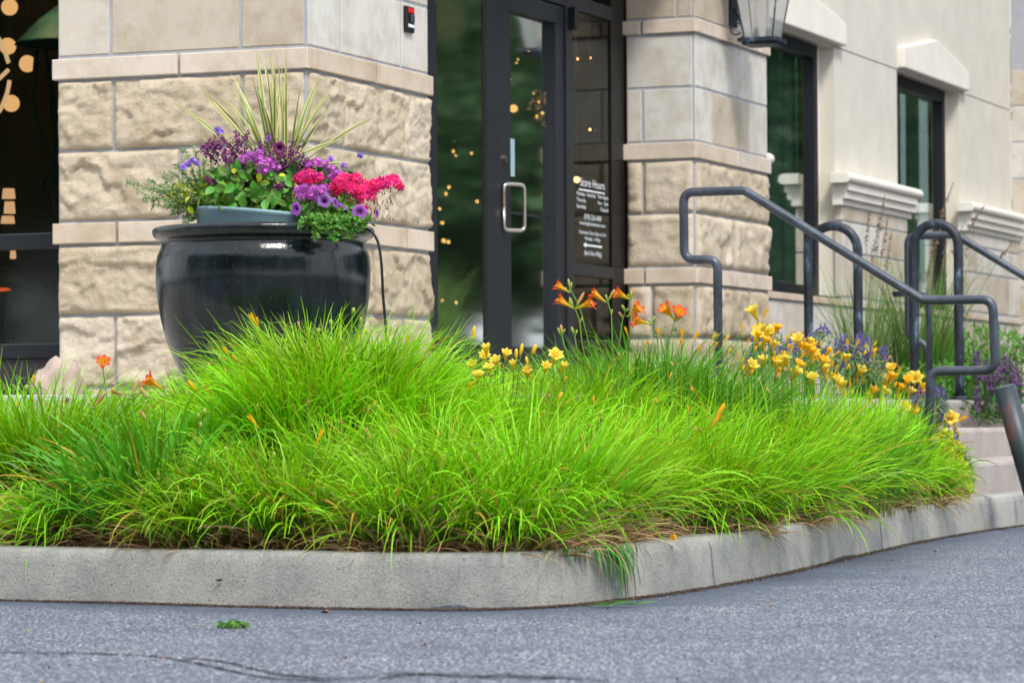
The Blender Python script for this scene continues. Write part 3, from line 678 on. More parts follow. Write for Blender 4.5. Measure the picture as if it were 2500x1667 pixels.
mb.add([W(uc - .16, ND - .0185, 1.483), W(uc - .11, ND - .0185, 1.499), W(uc - .11, ND - .0185, 1.467)], [[0, 1, 2]])
text_mesh(mb, '(Back Side of Bldg)', uc, 1.428, .026, .28)
lt = mb.build('window_lettering', M['white'], fr)

# ---- stucco wall with two windows, stone base, moulded caps
NS = -.41
wins = ((7.60, 9.66), (11.36, 13.28)); ZT, ZL = 3.105, 1.34
mm = MB(); segs = [(6.70, 7.60), (9.66, 11.36), (13.28, 15.12)]
for a, b in segs: box(mm, a, b, NS - .25, NS, 1.34, 3.095)
for a, b in wins: box(mm, a, b, NS - .25, NS - .20, 3.106, 3.2)
box(mm, 6.70, 15.12, NS - .25, NS, 3.107, 5.5); box(mm, 6.70, 15.12, NS - .25, NS - .012, 3.095, 3.107)
wl = mm.build('stucco_wall', M['stucco'], BLD)
for a, b in wins:
    mm = MB(); za, zb = 3.116, 3.272; zc = 3.42; uc_ = (a + b) / 2 + .03; V = []
    for n_ in (NS - .01, NS + .055):
        V += [W(a + .03, n_, za), W(b + .15, n_, za), W(b + .15, n_, zb), W(uc_, n_, zc), W(a + .03, n_, zb)]
    mm.add(V, [[0, 1, 2, 3, 4], [9, 8, 7, 6, 5]] + [[i, i + 5, (i + 1) % 5 + 5, (i + 1) % 5] for i in range(5)])
    mm.build('peaked_lintel', M['trim'], wl, bevel=.01)
sm = MB(); bd = MB(); mo = MB(); caps_ = []; NW = -.352
box(mo, 6.70, 15.12, NS - .1, NW, .602, 1.335)
for a, b in ((6.70, 7.58), (9.64, 11.40), (13.26, 15.12)):
    box(mo, a, b, NS + .001, NW, 1.335, 1.985)
    for i, (z0, z1) in enumerate(((1.345, 1.66), (1.66, 1.875), (1.875, 1.985))):
        js = list(np.arange(a + (.35 if i % 2 else .75), b - .15, .72)); course(sm, ('R', NW, a, b), js, z0, z1, .006, 0, .06)
        face_grid(sm, W(a - .004, NS + .003, z0 + G), NX, ZB, -RX, NW - NS - .004, z1 - z0 - 2 * G, .006, 0, 3., random.random(), .05)
    zc0 = 1.985; cap = MB(); caps_.append(cap)
    for n_, z0, z1 in ((-.335, zc0, zc0 + .045), (-.305, zc0 + .045, zc0 + .10), (-.285, zc0 + .10, zc0 + .15)):
        box(cap, a - .06, b + .08, NS + .001, n_, z0, z1)
    # bullnose top
    V = []; ks = 9
    for uu_ in (a - .12, b + .14):
        V += [W(uu_, NS + .002, zc0 + .151), W(uu_, NS + .002, zc0 + .225)]
        for t in np.linspace(math.pi / 2, -math.pi / 2, ks): V.append(W(uu_, -.295 + .037 * math.cos(t), zc0 + .188 + .037 * math.sin(t)))
    q_ = ks + 2; cap.add(V, [list(range(q_))[::-1], list(range(q_, 2 * q_))] + [[i, (i + 1) % q_, (i + 1) % q_ + q_, i + q_] for i in range(q_)])
for i, (z0, z1) in enumerate(((.66, .97), (.97, 1.275))):
    course(sm, ('R', NW, 6.70, 15.12), list(np.arange(7.1 + .3 * i, 15, .74)), z0, z1, .006, 0, .06)
course(bd, ('R', NW, 6.70, 15.12), list(np.arange(7.3, 15, 1.1)), 1.275, 1.335, .02, 0, .08)
base = mo.build('stone_base', M['mortar'], BLD); sm.build('smooth_stone', M['smooth'], base); bd.build('band_course', M['band'], base); [c_.build('moulded_cap', M['trim'], base, bevel=.004) for c_ in caps_]
for i, (a, b) in enumerate(wins):
    f0 = NS - .068; mm = MB(); fw = .095; a_, b_ = a + .02, b - .175
    for bx in ((a_, a_ + fw, ZL, 3.09), (b_ - fw, b_, ZL, 3.09), (a_ + fw, b_ - fw, 3.0, 3.09), (a_ + fw, b_ - fw, ZL, ZL + .075)):
        box(mm, bx[0], bx[1], f0 - .12, f0, bx[2], bx[3])
    wo = mm.build('window', M['navy'], BLD, bevel=.004); mm = MB(); box(mm, a_ + fw, b_ - fw, f0 - .048, f0 - .042, ZL + .075, 3.0); mm.build('pane', M['wglass'], wo)
    mm = MB(); box(mm, b_, b_ + .175, f0 - .12, f0 - .04, ZL, 3.09); mm.build('reveal', M['trim'], wo)
    mm = MB(); box(mm, a_, b_ + .08, f0 - .0, NW + .01, ZL - .012, ZL - .0005); mm.build('sill', M['navy'], wo)
mm = MB(); box(mm, 7.52, 15.1, -4.0, -3.95, .6, 3.5); box(mm, 7.52, 15.1, -3.95, -.7, 3.5, 3.55); box(mm, 10.4, 10.45, -3.95, -.7, .6, 3.5); box(mm, 7.51, 15.1, -3.95, -.7, .602, .61); mm.build('office_interior', plain('office_walls', S(70, 84, 78), .9, .1, var=.1), BLD)
for a_, b_ in ((8.2, 9.55), (11.5, 13.15)): box(MB(), a_, b_, -.90, -.895, .8, 3.3).build('reflection_panel', plain('grey_green_reflection', S(150, 188, 168), .9, .1, var=.25, scale=1.2), BLD)  # added panel, its grey-green stands in for pale reflections in the glass
mm = MB()
for u0_, u1_ in ((9.25, 9.48), (8.92, 9.12), (11.9, 12.35), (12.6, 12.9)):
    V = []; k_ = 14
    for j in range(k_ + 1):
        for z in (.7, 3.4): V.append(W(u0_ + (u1_ - u0_) * j / k_, -.66 + .03 * math.sin(j * 1.7), z))
    MB().add(V, [[2 * j, 2 * j + 2, 2 * j + 3, 2 * j + 1] for j in range(k_)]).build('curtain', M['curtain'], BLD)


# ---- things on the walls
KB = thing('key_box', 'small black key safe with red label high on the stone pillar by the doors', 'key box', W(1.09, 0, 2.3))
mm = MB(); box(mm, 1.04, 1.135, .007, .026, 2.285, 2.405); mm.build('housing', M['black'], KB, bevel=.006)
mm = MB(); box(mm, 1.055, 1.12, .027, .029, 2.375, 2.397); mm.build('red_label', M['red'], KB)
mm = MB(); box(mm, 1.055, 1.12, .027, .029, 2.308, 2.322); mm.build('white_label', M['white'], KB)
mm = MB(); box(mm, 1.08, 1.118, .027, .034, 2.33, 2.368); mm.build('cover_plate', M['steel'], KB, bevel=.003)

LN = thing('wall_lantern', 'black iron lantern with clear glass hanging off the stone pillar', 'lantern', W(5.9, 0, 2.75))
lu, ln_, lz = 5.86, .24, 2.73
mm = MB(); box(mm, 5.93, 6.05, .007, .03, 2.83, 3.4); tube(mm, smoothpath([W(5.98, .03, 3.0), W(5.95, .10, 3.12), W(5.9, .2, 3.34), W(lu, ln_, 3.42)], 8), .011, 8)
tube(mm, smoothpath([W(5.98, .03, 2.95), W(5.96, .09, 2.80), W(5.92, .10, 2.76), W(5.9, .07, 2.74)], 8), .008, 8)
tube(mm, [W(lu - .1, ln_ - .13 + .035 * math.cos(a), lz + .06 + .035 * math.sin(a)) for a in np.linspace(.3, 5.6, 18)], .006, 6)
mm.build('bracket', M['wsteel'], LN, bevel=.003)
mm = MB(); hb_, ht_ = .085, .15; zb_, zt_ = lz, lz + .42
for s1 in (-1, 1):
    for s2 in (-1, 1):
        tube(mm, [W(lu + s1 * hb_, ln_ + s2 * hb_, zb_), W(lu + s1 * ht_, ln_ + s2 * ht_, zt_)], .0055, 6)
box(mm, lu - hb_ - .03, lu + hb_ + .03, ln_ - hb_ - .03, ln_ + hb_ + .03, zb_ - .018, zb_ + .006)
box(mm, lu - hb_ - .012, lu + hb_ + .012, ln_ - hb_ - .012, ln_ + hb_ + .012, zb_ - .036, zb_ - .018)
box(mm, lu - ht_ - .01, lu + ht_ + .01, ln_ - ht_ - .01, ln_ + ht_ + .01, zt_, zt_ + .02)
for a in (0,):
    apex = W(lu, ln_, zt_ + .2); c4 = [W(lu + x * (ht_ + .03), ln_ + y * (ht_ + .03), zt_ + .021) for x, y in ((-1, -1), (1, -1), (1, 1), (-1, 1))]
    mm.add(c4 + [apex], [[0, 1, 4], [1, 2, 4], [2, 3, 4], [3, 0, 4], [3, 2, 1, 0]])
mm.build('lantern_frame', M['wsteel'], LN)
mm = MB()
for (x0, y0), (x1, y1) in (((-1, -1), (1, -1)), ((1, -1), (1, 1)), ((1, 1), (-1, 1)), ((-1, 1), (-1, -1))):
    mm.add([W(lu + x0 * hb_, ln_ + y0 * hb_, zb_ + .006), W(lu + x1 * hb_, ln_ + y1 * hb_, zb_ + .006), W(lu + x1 * ht_, ln_ + y1 * ht_, zt_), W(lu + x0 * ht_, ln_ + y0 * ht_, zt_)], [[0, 1, 2, 3]])
_a = NT('seeded_pale_glass'); _d = _a.n('BsdfTranslucent'); _d.inputs[0].default_value = (.8, .82, .82, 1); _t = _a.n('BsdfTransparent'); _g = _a.bsdf((.62, .64, .63, 1), .2); _m1 = _a.n('MixShader'); _m1.inputs[0].default_value = .5; _a.l(_d.outputs[0], _m1.inputs[1]); _a.l(_g.outputs[0], _m1.inputs[2]); _m2 = _a.n('MixShader'); _m2.inputs[0].default_value = .45; _a.l(_t.outputs[0], _m2.inputs[1]); _a.l(_m1.outputs[0], _m2.inputs[2])
lg = mm.build('lantern_glass', _a.done(_m2), LN)
mm = MB()
for dx in (-.035, .03): tube(mm, [W(lu + dx, ln_ + dx * .8, zb_ + .006), W(lu + dx, ln_ + dx * .8, zb_ + .07)], [.02, .011], 10); tube(mm, [W(lu + dx, ln_ + dx * .8, zb_ + .07), W(lu + dx, ln_ + dx * .8, zb_ + .42)], .009, 8, mi=1)
mm.build('candle_holder', [M['wsteel'], plain('candle_sleeve', S(200, 185, 165), .5)], LN)

# ================================================================== RAILS
def rail(label, segs_, r, mat='steel', name='handrail', cat='handrail', group=None):
    base_ = segs_[0][-1] if segs_[0][-1][2] < segs_[0][0][2] else segs_[0][0]
    t_ = thing(name, label, cat, (base_[0], base_[1], .6), group); names = ('rail', 'post', 'post')
    for k_, s_ in enumerate(segs_): mb_ = MB(); tube(mb_, s_, r if k_ == 0 else r * .95, 14); mb_.build(names[min(k_, 2)], M[mat], t_, smooth=True)
    return t_
u = 1.3
p1 = [W(u, *q_) for q_ in ((1.426, .60), (1.425, 1.222), (1.268, 1.222), (1.266, 1.527), (1.554, 1.527), (2.369, 1.02), (2.68, 1.02), (2.69, .71), (2.40, .71), (2.385, .30))]
rail('near slate grey pipe handrail sloping down right beside the flowers', [fillet(p1, [0, .05, .055, .05, .012, .012, .055, .055, .05, 0], 8)], .0205)
u = 5.0
p2 = [W(u, *q_) for q_ in ((1.46, .60), (1.44, .90), (1.332, .95), (1.332, 1.507), (1.603, 1.505), (2.45, .98), (2.75, .98), (2.75, .68), (2.5, .66), (2.5, .3))]
rail('farther slate grey pipe handrail running out of the right edge', [fillet(p2, [0, .05, .05, .05, .012, .012, .05, .05, .05, 0], 8)], .0205)
p3 = [W(4.8, *q_) for q_ in ((1.30, 1.18), (1.50, 1.18), (1.50, .60))]
rail('thin grey post with a curved top between the two hoops', [fillet(p3, [0, .07, 0], 8)], .016, name='curved_post', cat='post')
for k_, (xa, xb, yt, yb) in enumerate(((1857, 1971, 519, 800), (2099, 2202, 514, 915))):
    Y0 = 18.3
    rel_ = lambda px, py: at(px, py, Y0)
    def onu(px, py, uu_):
        d = at(px, py, 10.) - np.array([0, 0, EYE]); o = np.array([0, 0, EYE]) - C0; t = (uu_ - o @ RX) / (d @ RX); p = o + d * t; return p @ NX, p[2]
    na, _ = onu(xa, 700, 4.6); nb, _ = onu(xb, 700, 4.6); _, zt = onu((xa + xb) / 2, yt, 4.6); R_ = (nb - na) / 2
    pts = [W(4.6, na, .60), W(4.6, na, 1.0)] + [W(4.6, (na + nb) / 2 - R_ * math.cos(a), zt - R_ + R_ * math.sin(a)) for a in np.linspace(0, math.pi, 18)] + [W(4.6, nb, 1.0), W(4.6, nb, .60)]
    t_ = thing('hoop_barrier', ('weathered black steel hoop nearest the tall window' if k_ == 0 else 'weathered black steel hoop standing on the top step edge'), 'hoop', (pts[0][0], pts[0][1], .6))
    mb = MB(); tube(mb, pts, .026, 14); mb.build('hoop', M['wsteel'], t_, smooth=True)
    for nn_ in (na, nb):
        mb = MB(); lathe(mb, [(.0, .618), (.045, .618), (.05, .612), (.05, .601)], np.array([*W(4.6, nn_)[:2], 0]), 20); mb.build('foot_plate', M['wsteel'], t_)
top = at(2307, 889, 15.0); bot = at(2400, 1215, 15.0); dirv = (bot - top); bot = top + dirv * ((top[2] - .0) / -(dirv[2]))
PP = thing('leaning_bollard', 'leaning dark steel pipe with rust patches at the right edge', 'bollard', (bot[0], bot[1], 0))
mb = MB(); tube(mb, [bot, top], .050, 28); pb = mb.build('pipe', M['rustpipe'], PP, smooth=False)
for p_ in pb.data.polygons: p_.use_smooth = len(p_.vertices) == 4
dv = (top - bot) / np.linalg.norm(top - bot)
mb = MB(); tube(mb, [top + dv * .0005, top + dv * .004], .0485, 28); mb.build('cap', plain('pale_grey_cap', S(96, 108, 122), .5, .4, .2), PP)

# boulder
mb = MB(); V = []; F = []; s1, s2 = 28, 16; bc = np.array([-1.845, 13.75, .60])
for j in range(s2 + 1):
    for i in range(s1):
        a, b = 2 * math.pi * i / s1, math.pi / 2 * j / s2; d = Vector((math.cos(a) * math.cos(b), math.sin(a) * math.cos(b), math.sin(b)))
        k_ = 1 + .22 * noise.noise(d * 1.7) + .06 * noise.noise(d * 6); V.append(bc + np.array([d.x * .115, d.y * .11, d.z * .165]) * k_)
F = [[j * s1 + i, j * s1 + (i + 1) % s1, (j + 1) * s1 + (i + 1) % s1, (j + 1) * s1 + i] for j in range(s2) for i in range(s1)]
mb.add(V, F); tag(mb.build('boulder', M['boulder'], smooth=True, loc=bc), 'rounded pinkish boulder at the left foot of the stone pillar', 'boulder')

# ================================================================== PLANTER
PC = np.array([-.897, 12.2, 0.])
POT = thing('glazed_planter', 'big round black glazed ceramic planter with rolled rim', 'planter', (PC[0], PC[1], .6))
prof = [(0, .602), (.235, .602), (.262, .615), (.300, .68), (.331, .75), (.356, .82), (.374, .90), (.385, .98), (.388, 1.04), (.384, 1.10), (.371, 1.135), (.369, 1.15), (.377, 1.160), (.390, 1.168), (.399, 1.180), (.402, 1.192), (.398, 1.202), (.386, 1.208), (.345, 1.207), (.338, 1.19), (.335, 1.12), (.335, 1.05)]
pr = smoothpath([(a, b, 0) for a, b in prof], 4); mb = MB(); lathe(mb, [(p[0], p[1]) for p in pr], PC, 120, wob=.0025)
mb.build('glazed_body', M['pot'], POT, smooth=True)
IP = thing('inner_pot', 'pale blue grey plastic pot tilted inside the glazed planter', 'pot', (PC[0], PC[1], 1.1))
tl = Matrix.Rotation(rad(5.6), 3, 'Y'); mb = MB()
lathe(mb, [(.262, -.10), (.283, 0.062), (.291, .070), (.284, .078), (.276, .07), (.270, .0), (.265, -.06)], PC + np.array([.035, -.01, 1.178]), 72, tilt=tl)
mb.build('pot_wall', M['innerpot'], IP, smooth=True)
mb = MB(); lathe(mb, [(0, .05), (.27, .045)], PC + np.array([.035, -.01, 1.178]), 40, tilt=tl); mb.build('soil', M['soil'], IP)
mb = MB(); lathe(mb, [(0, 1.135), (.336, 1.135)], PC, 48); mb.build('soil', M['soil'], POT)
hp = [at(790, 530, 12.05), at(832, 524, 12.0), at(852, 531, 11.93), at(868, 556, 11.92), at(876, 605, 11.92), at(880, 680, 11.95), at(887, 770, 12.0), at(890, 900, 12.1)]
mb = MB(); tube(mb, smoothpath(hp, 8), .0048, 8); tag(mb.build('irrigation_hose', M['hose'], smooth=True, loc=hp[-1]), 'thin black irrigation tube curving out over the planter rim', 'hose')

def PP_(x, y, Y=12.2): return at(x, y, Y)
def plant(name, label, cat, base=None): return thing(name, label, cat, base if base is not None else (PC[0], PC[1], 1.18))
# spiky variegated plant
SPK = plant('spiky_plant', 'spiky variegated green and cream plant rising from the planter', 'plant')
tips = [(584, 108), (601, 122), (617, 112), (628, 122), (640, 118), (657, 106), (632, 150), (611, 150), (648, 160), (545, 168), (537, 205), (555, 190), (577, 172), (453, 195), (462, 215), (398, 237), (500, 215), (515, 225), (693, 188), (705, 225), (741, 182), (757, 205), (763, 208), (772, 228), (750, 255), (716, 240), (865, 268), (800, 295), (790, 320), (560, 260), (670, 135), (735, 175), (480, 290), (664, 215), (590, 200), (820, 375), (620, 190), (652, 200), (605, 240), (530, 170), (478, 232)]
mb = MB(); b0 = PP_(640, 372)
for i, (tx, ty) in enumerate(tips):
    dY = rng.uniform(-.16, .16); tip = PP_(tx, ty, 12.2 + dY)
    sx_ = (tx - 640) / 240.
    st = b0 + np.array([sx_ * .09 + rng.uniform(-.02, .02), rng.uniform(-.04, .04), rng.uniform(-.03, .02)])
    d = tip - st; Ln = np.linalg.norm(d); hz = math.hypot(d[0], d[1]); th = math.atan2(hz, d[2])
    ribbons(mb, st[None], [math.atan2(d[1], d[0])], [max(.0, th - .10)], [th + .13], [Ln * 1.005], [rng.uniform(.015, .022)], seg=9, curl=[1.4], twist=[1.35 * abs(d[0]) / (hz + 1e-6) * (1 if d[0] > 0 else -1) + rng.uniform(-.6, .6)], mi=0, cols=3, fold=.16, waist=.75, tipw=.03)
mb.build('spike_leaves', M['varieg'], SPK)

def leafmass(mb, T, c, r, n, size, up=.5, shell=.35, facing=(0, -1, .3), jit=.6):
    P, d = in_ell(n, c, r, shell); D = d * .5 + np.array(facing) * up + rng.normal(size=(n, 3)) * jit
    scatter(mb, T, P, D, rng.uniform(size * .65, size * 1.2, n))
def stems(mb, ends, base, r=.0016, sag=.0, mi=0):
    for e in ends:
        m_ = (np.array(e) + base) / 2 + np.array([0, 0, .03 + sag]) + rng.normal(size=3) * .008
        tube(mb, smoothpath([base + rng.normal(size=3) * .02, m_, e], 4), r, 4, mi=mi, vary=rng.random())
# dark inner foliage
GB = plant('leafy_bedding_plant', 'bushy green heart-leaved plant filling the middle of the planter', 'plant')
mb = MB()
leafmass(mb, LEAF, PP_(575, 440, 12.12), (.19, .15, .105), 420, .045, up=.5)
leafmass(mb, LEAF, PP_(610, 468, 12.02), (.10, .05, .05), 70, .058, up=.9, facing=(0, -1, .1))
leafmass(mb, LEAF, PP_(520, 455, 12.02), (.06, .05, .06), 50, .05, up=.9, facing=(-.2, -1, .1))
mb.build('leaves', M['leafg'], GB)
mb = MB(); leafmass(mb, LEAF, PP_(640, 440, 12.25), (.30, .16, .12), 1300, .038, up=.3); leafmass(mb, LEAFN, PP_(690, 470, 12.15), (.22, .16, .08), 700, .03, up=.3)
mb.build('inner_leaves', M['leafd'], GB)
mb = MB(); leafmass(mb, LEAF, PP_(470, 455, 12.1), (.09, .07, .07), 40, .028, up=.5); leafmass(mb, LEAF, PP_(600, 420, 12.02), (.16, .05, .06), 16, .034, up=.7); mb.build('young_leaves', M['limeleaf'], GB)
# wispy grey green plant on the left
WI = plant('wispy_trailing_plant', 'wispy grey-green feathery plant spilling off the planter left side', 'plant')
mb = MB(); ml = MB(); b_ = PP_(470, 490, 12.15)
wt = [(300, 420), (318, 440), (345, 415), (352, 432), (378, 405), (395, 395), (372, 440), (400, 430), (415, 385), (425, 345), (410, 378), (440, 400), (330, 455), (350, 470), (385, 470), (395, 490), (430, 420), (445, 345), (452, 415), (425, 500), (418, 512), (460, 395), (405, 455), (438, 450), (470, 370), (490, 345), (380, 425), (455, 460)]
for (x, y) in wt:
    e = PP_(x + rng.uniform(-3, 3), y, 12.15 + rng.uniform(-.13, .1)); m_ = (e + b_) / 2 + np.array([0, 0, .02 - .02 * rng.random()]); pth = smoothpath([b_ + rng.normal(size=3) * .02, m_, e], 9)
    tube(mb, pth, .0013, 4, vary=.4)
    for p, q_ in zip(pth[5:-1], pth[6:]):
        k_ = 6; P = p + rng.normal(size=(k_, 3)) * .002; t_ = (q_ - p) / np.linalg.norm(q_ - p)
        a0 = rng.normal(size=(k_, 3)); scatter(ml, LEAFN, P, a0, rng.uniform(.010, .022, k_))
    scatter(ml, LEAFN, np.repeat(e[None], 14, 0) + rng.normal(size=(14, 3)) * .005, rng.normal(size=(14, 3)), rng.uniform(.012, .02, 14))
mb.build('stems', M['stem'], WI); ml.build('leaflets', M['wisp'], WI)
mb = MB(); leafmass(mb, LEAFN, PP_(440, 450, 12.15), (.10, .07, .05), 160, .024); mb.build('yellow_leaflets', M['limeleaf'], WI)
# flower clusters
def umbel(mb, ctr, R_, n, T, size, mi=0, flat=.6):
    d = rng.normal(size=(n, 3)); d[:, 1] -= .8; d[:, 2] += .35; d /= np.linalg.norm(d, axis=1, keepdims=True)
    scatter(mb, T, ctr + d * np.array([R_, R_, R_ * flat]) * rng.uniform(.75, 1.1, (n, 1)), d + rng.normal(size=(n, 3)) * .25, rng.uniform(size * .8, size * 1.15, n), mi=mi)
VB = plant('pink_verbena', 'mauve pink verbena clusters with white centres in the planter', 'flowers')
for i, (x, y, R_) in enumerate([(575, 358, .022), (592, 352, .022), (606, 378, .024), (622, 372, .02), (604, 392, .018), (598, 366, .02), (742, 375, .02), (758, 388, .02), (728, 372, .018), (684, 438, .020), (698, 432, .018), (722, 435, .022), (738, 442, .024), (715, 452, .02), (750, 452, .02), (732, 460, .018), (560, 365, .02), (630, 385, .02), (586, 376, .02), (706, 446, .02), (744, 432, .02), (690, 452, .018), (775, 398, .018), (715, 378, .018), (765, 408, .018)]):
    mb = MB(); umbel(mb, PP_(x, y, 11.98 + .1 * rng.random() - (.12 if y > 425 else 0)), R_, 22, FL5, .0085); mb.build('flower_cluster', M['verb'], VB)
GE = plant('red_geranium', 'bright red geranium clusters leaning over the planter right side', 'flowers')
mbs = MB()
for i, (x, y, R_) in enumerate([(695, 405, .022), (712, 400, .022), (728, 408, .020), (705, 415, .018), (792, 408, .020), (810, 412, .024), (826, 422, .026), (812, 436, .024), (790, 430, .020), (842, 438, .022), (850, 452, .020), (836, 455, .018), (862, 422, .018), (880, 415, .018), (897, 412, .018), (912, 420, .018), (918, 430, .012), (775, 440, .018), (832, 475, .014), (780, 418, .024), (798, 430, .024), (818, 408, .022), (832, 436, .024), (846, 428, .022), (856, 436, .020), (870, 430, .018), (888, 424, .016), (718, 412, .022), (688, 412, .018), (765, 430, .018), (824, 452, .020), (904, 410, .016)]):
    c_ = PP_(x, y, 11.98 + .08 * rng.random() - .06 * (x > 700)); mb = MB(); umbel(mb, c_, R_, 17, FL5N, .0145); mb.build('flower_cluster', M['red_g'], GE)
    stems(mbs, [c_], PP_(min(x, 800) - 25, 500, 12.05), .0014)
for _ in range(30):
    e = PP_(rng.uniform(845, 900), rng.uniform(430, 500), 11.98); tube(mbs, [e, e + np.array([rng.normal() * .004, 0, -.016])], [.0012, .0022], 5)
mbs.build('stems', M['pbud'], GE)
def petunia(mb, c, d, size):
    k = 20; V = [np.zeros(3)]; A = [0]; F = []; x, y, dd = frame_of(np.array(d, float)); rr = [(.08, -.75, 0), (.16, -.25, .05), (.42, -.02, .25), (.8, .06, .7), (1.0, .0, 1)]
    V = []; A = []
    for r_, z_, al in rr:
        for j in range(k):
            a = 2 * math.pi * j / k; lob = 1 + (.10 * math.cos(5 * a) if r_ > .5 else 0); zz = z_ + (.05 * math.cos(10 * a) if r_ > .9 else 0)
            V.append(c + (x * math.cos(a) * r_ * lob + y * math.sin(a) * r_ * lob + dd * zz) * size); A.append(al)
    F = [[i * k + j, i * k + (j + 1) % k, (i + 1) * k + (j + 1) % k, (i + 1) * k + j] for i in range(4) for j in range(k)]
    mb.add(V, F, along=np.array(A), vary=rng.random() * .9)
PT = plant('purple_petunia', 'violet petunias with dark throats trailing over the planter rim', 'flowers')
for x, y, d, s_, m_ in [(680, 480, (-.7, -.8, 0), .025, 'petu'), (745, 461, (.1, -1, .35), .026, 'petu'), (826, 487, (.1, -1, 0), .027, 'petu'), (771, 466, (.8, -.5, .3), .020, 'petu'), (790, 475, (.6, -.2, .7), .020, 'petu'), (850, 497, (.9, -.1, -.3), .020, 'petu'), (866, 490, (.9, -.4, 0), .015, 'petu'),
                        (642, 340, (.05, -1, .15), .024, 'petud'), (616, 318, (-.5, -.6, .5), .014, 'petu')]:
    mb = MB(); petunia(mb, PP_(x, y, 11.86 if m_ == 'petu' else 12.0), d, s_); mb.build('petunia_flower', M[m_], PT, smooth=True)
TR = MB(); tr2 = MB()
ends = [(720, 545), (745, 530), (765, 548), (800, 540), (812, 528), (690, 520), (780, 520), (835, 522), (755, 510), (705, 505), (825, 510), (850, 505), (770, 535), (730, 520)]
for x, y in ends:
    e = PP_(x, y, 11.78); b_ = PP_(x * .6 + 300, 490, 12.0); pth = smoothpath([b_, PP_((x + b_[0] * 0 + 740) / 2, 505, 11.8), e], 7); tube(TR, pth, .0016, 4)
    for p in pth[3:]: scatter(tr2, LEAF, np.repeat(p[None], 5, 0) + rng.normal(size=(5, 3)) * .004, rng.normal(size=(5, 3)) + np.array([0, -.8, .4]), rng.uniform(.014, .026, 5))
leafmass(tr2, LEAF, PP_(755, 490, 11.95), (.14, .08, .045), 420, .024)
TR.build('stems', M['stem'], PT); tr2.build('leaves', M['leafg'], PT)
SA = plant('purple_salvia', 'dusky purple salvia spikes behind the planter foliage', 'flowers'); ms = MB()
def spike(mb, a, b, n, size, r0=.010):
    t = rng.random(n); P = a + (b - a) * t[:, None] + rng.normal(size=(n, 3)) * (r0 * (1.15 - t))[:, None]; D = rng.normal(size=(n, 3)) + np.array([0, -.4, .5]); scatter(mb, BLOB, P, D, rng.uniform(.7, 1.2, n) * size * (1.2 - .5 * t))
for x0, y0, x1, y1 in [(492, 345, 480, 320), (510, 335, 498, 293), (530, 345, 512, 312), (548, 350, 545, 318), (520, 360, 505, 335), (500, 372, 470, 345), (560, 340, 570, 300), (540, 375, 535, 340), (625, 335, 617, 305), (665, 355, 675, 322), (680, 370, 688, 335), (650, 375, 645, 350), (560, 385, 548, 360), (480, 425, 478, 405), (500, 432, 490, 412), (575, 420, 570, 400), (640, 430, 632, 412), (625, 375, 620, 350), (700, 390, 705, 365), (555, 330, 540, 302), (660, 435, 650, 418), (585, 385, 580, 362), (470, 350, 465, 335), (505, 355, 492, 325), (538, 362, 525, 332), (570, 372, 562, 345), (600, 350, 596, 325), (612, 372, 606, 345), (640, 362, 640, 335), (672, 372, 668, 345), (692, 378, 696, 352), (710, 392, 712, 370), (525, 380, 515, 355), (486, 350, 474, 328), (655, 395, 650, 372), (602, 402, 596, 382)]:
    Yq = 12.06 + .1 * rng.random() - (.1 if y0 > 395 else 0); mb = MB(); spike(mb, PP_(x0, y0, Yq), PP_(x1, y1, Yq), 46, .0072); mb.build('flower_spike', M['salvia'], SA)
    stems(ms, [PP_(x0, y0, Yq)], PP_(x0 * .5 + 300, 460, 12.15), .0014)
ms.build('stems', M['salvia'], SA)
BL = plant('violet_blue_flowers', 'small violet blue flowers at the planter left', 'flowers')
for x, y in [(440, 372), (452, 375), (430, 378), (420, 385), (500, 297), (506, 303), (445, 368), (829, 358), (760, 365), (790, 380)]:
    mb = MB(); umbel(mb, PP_(x, y, 12.0), .010, 10, FL5, .008); mb.build('flower_cluster', M['lilac'], BL)

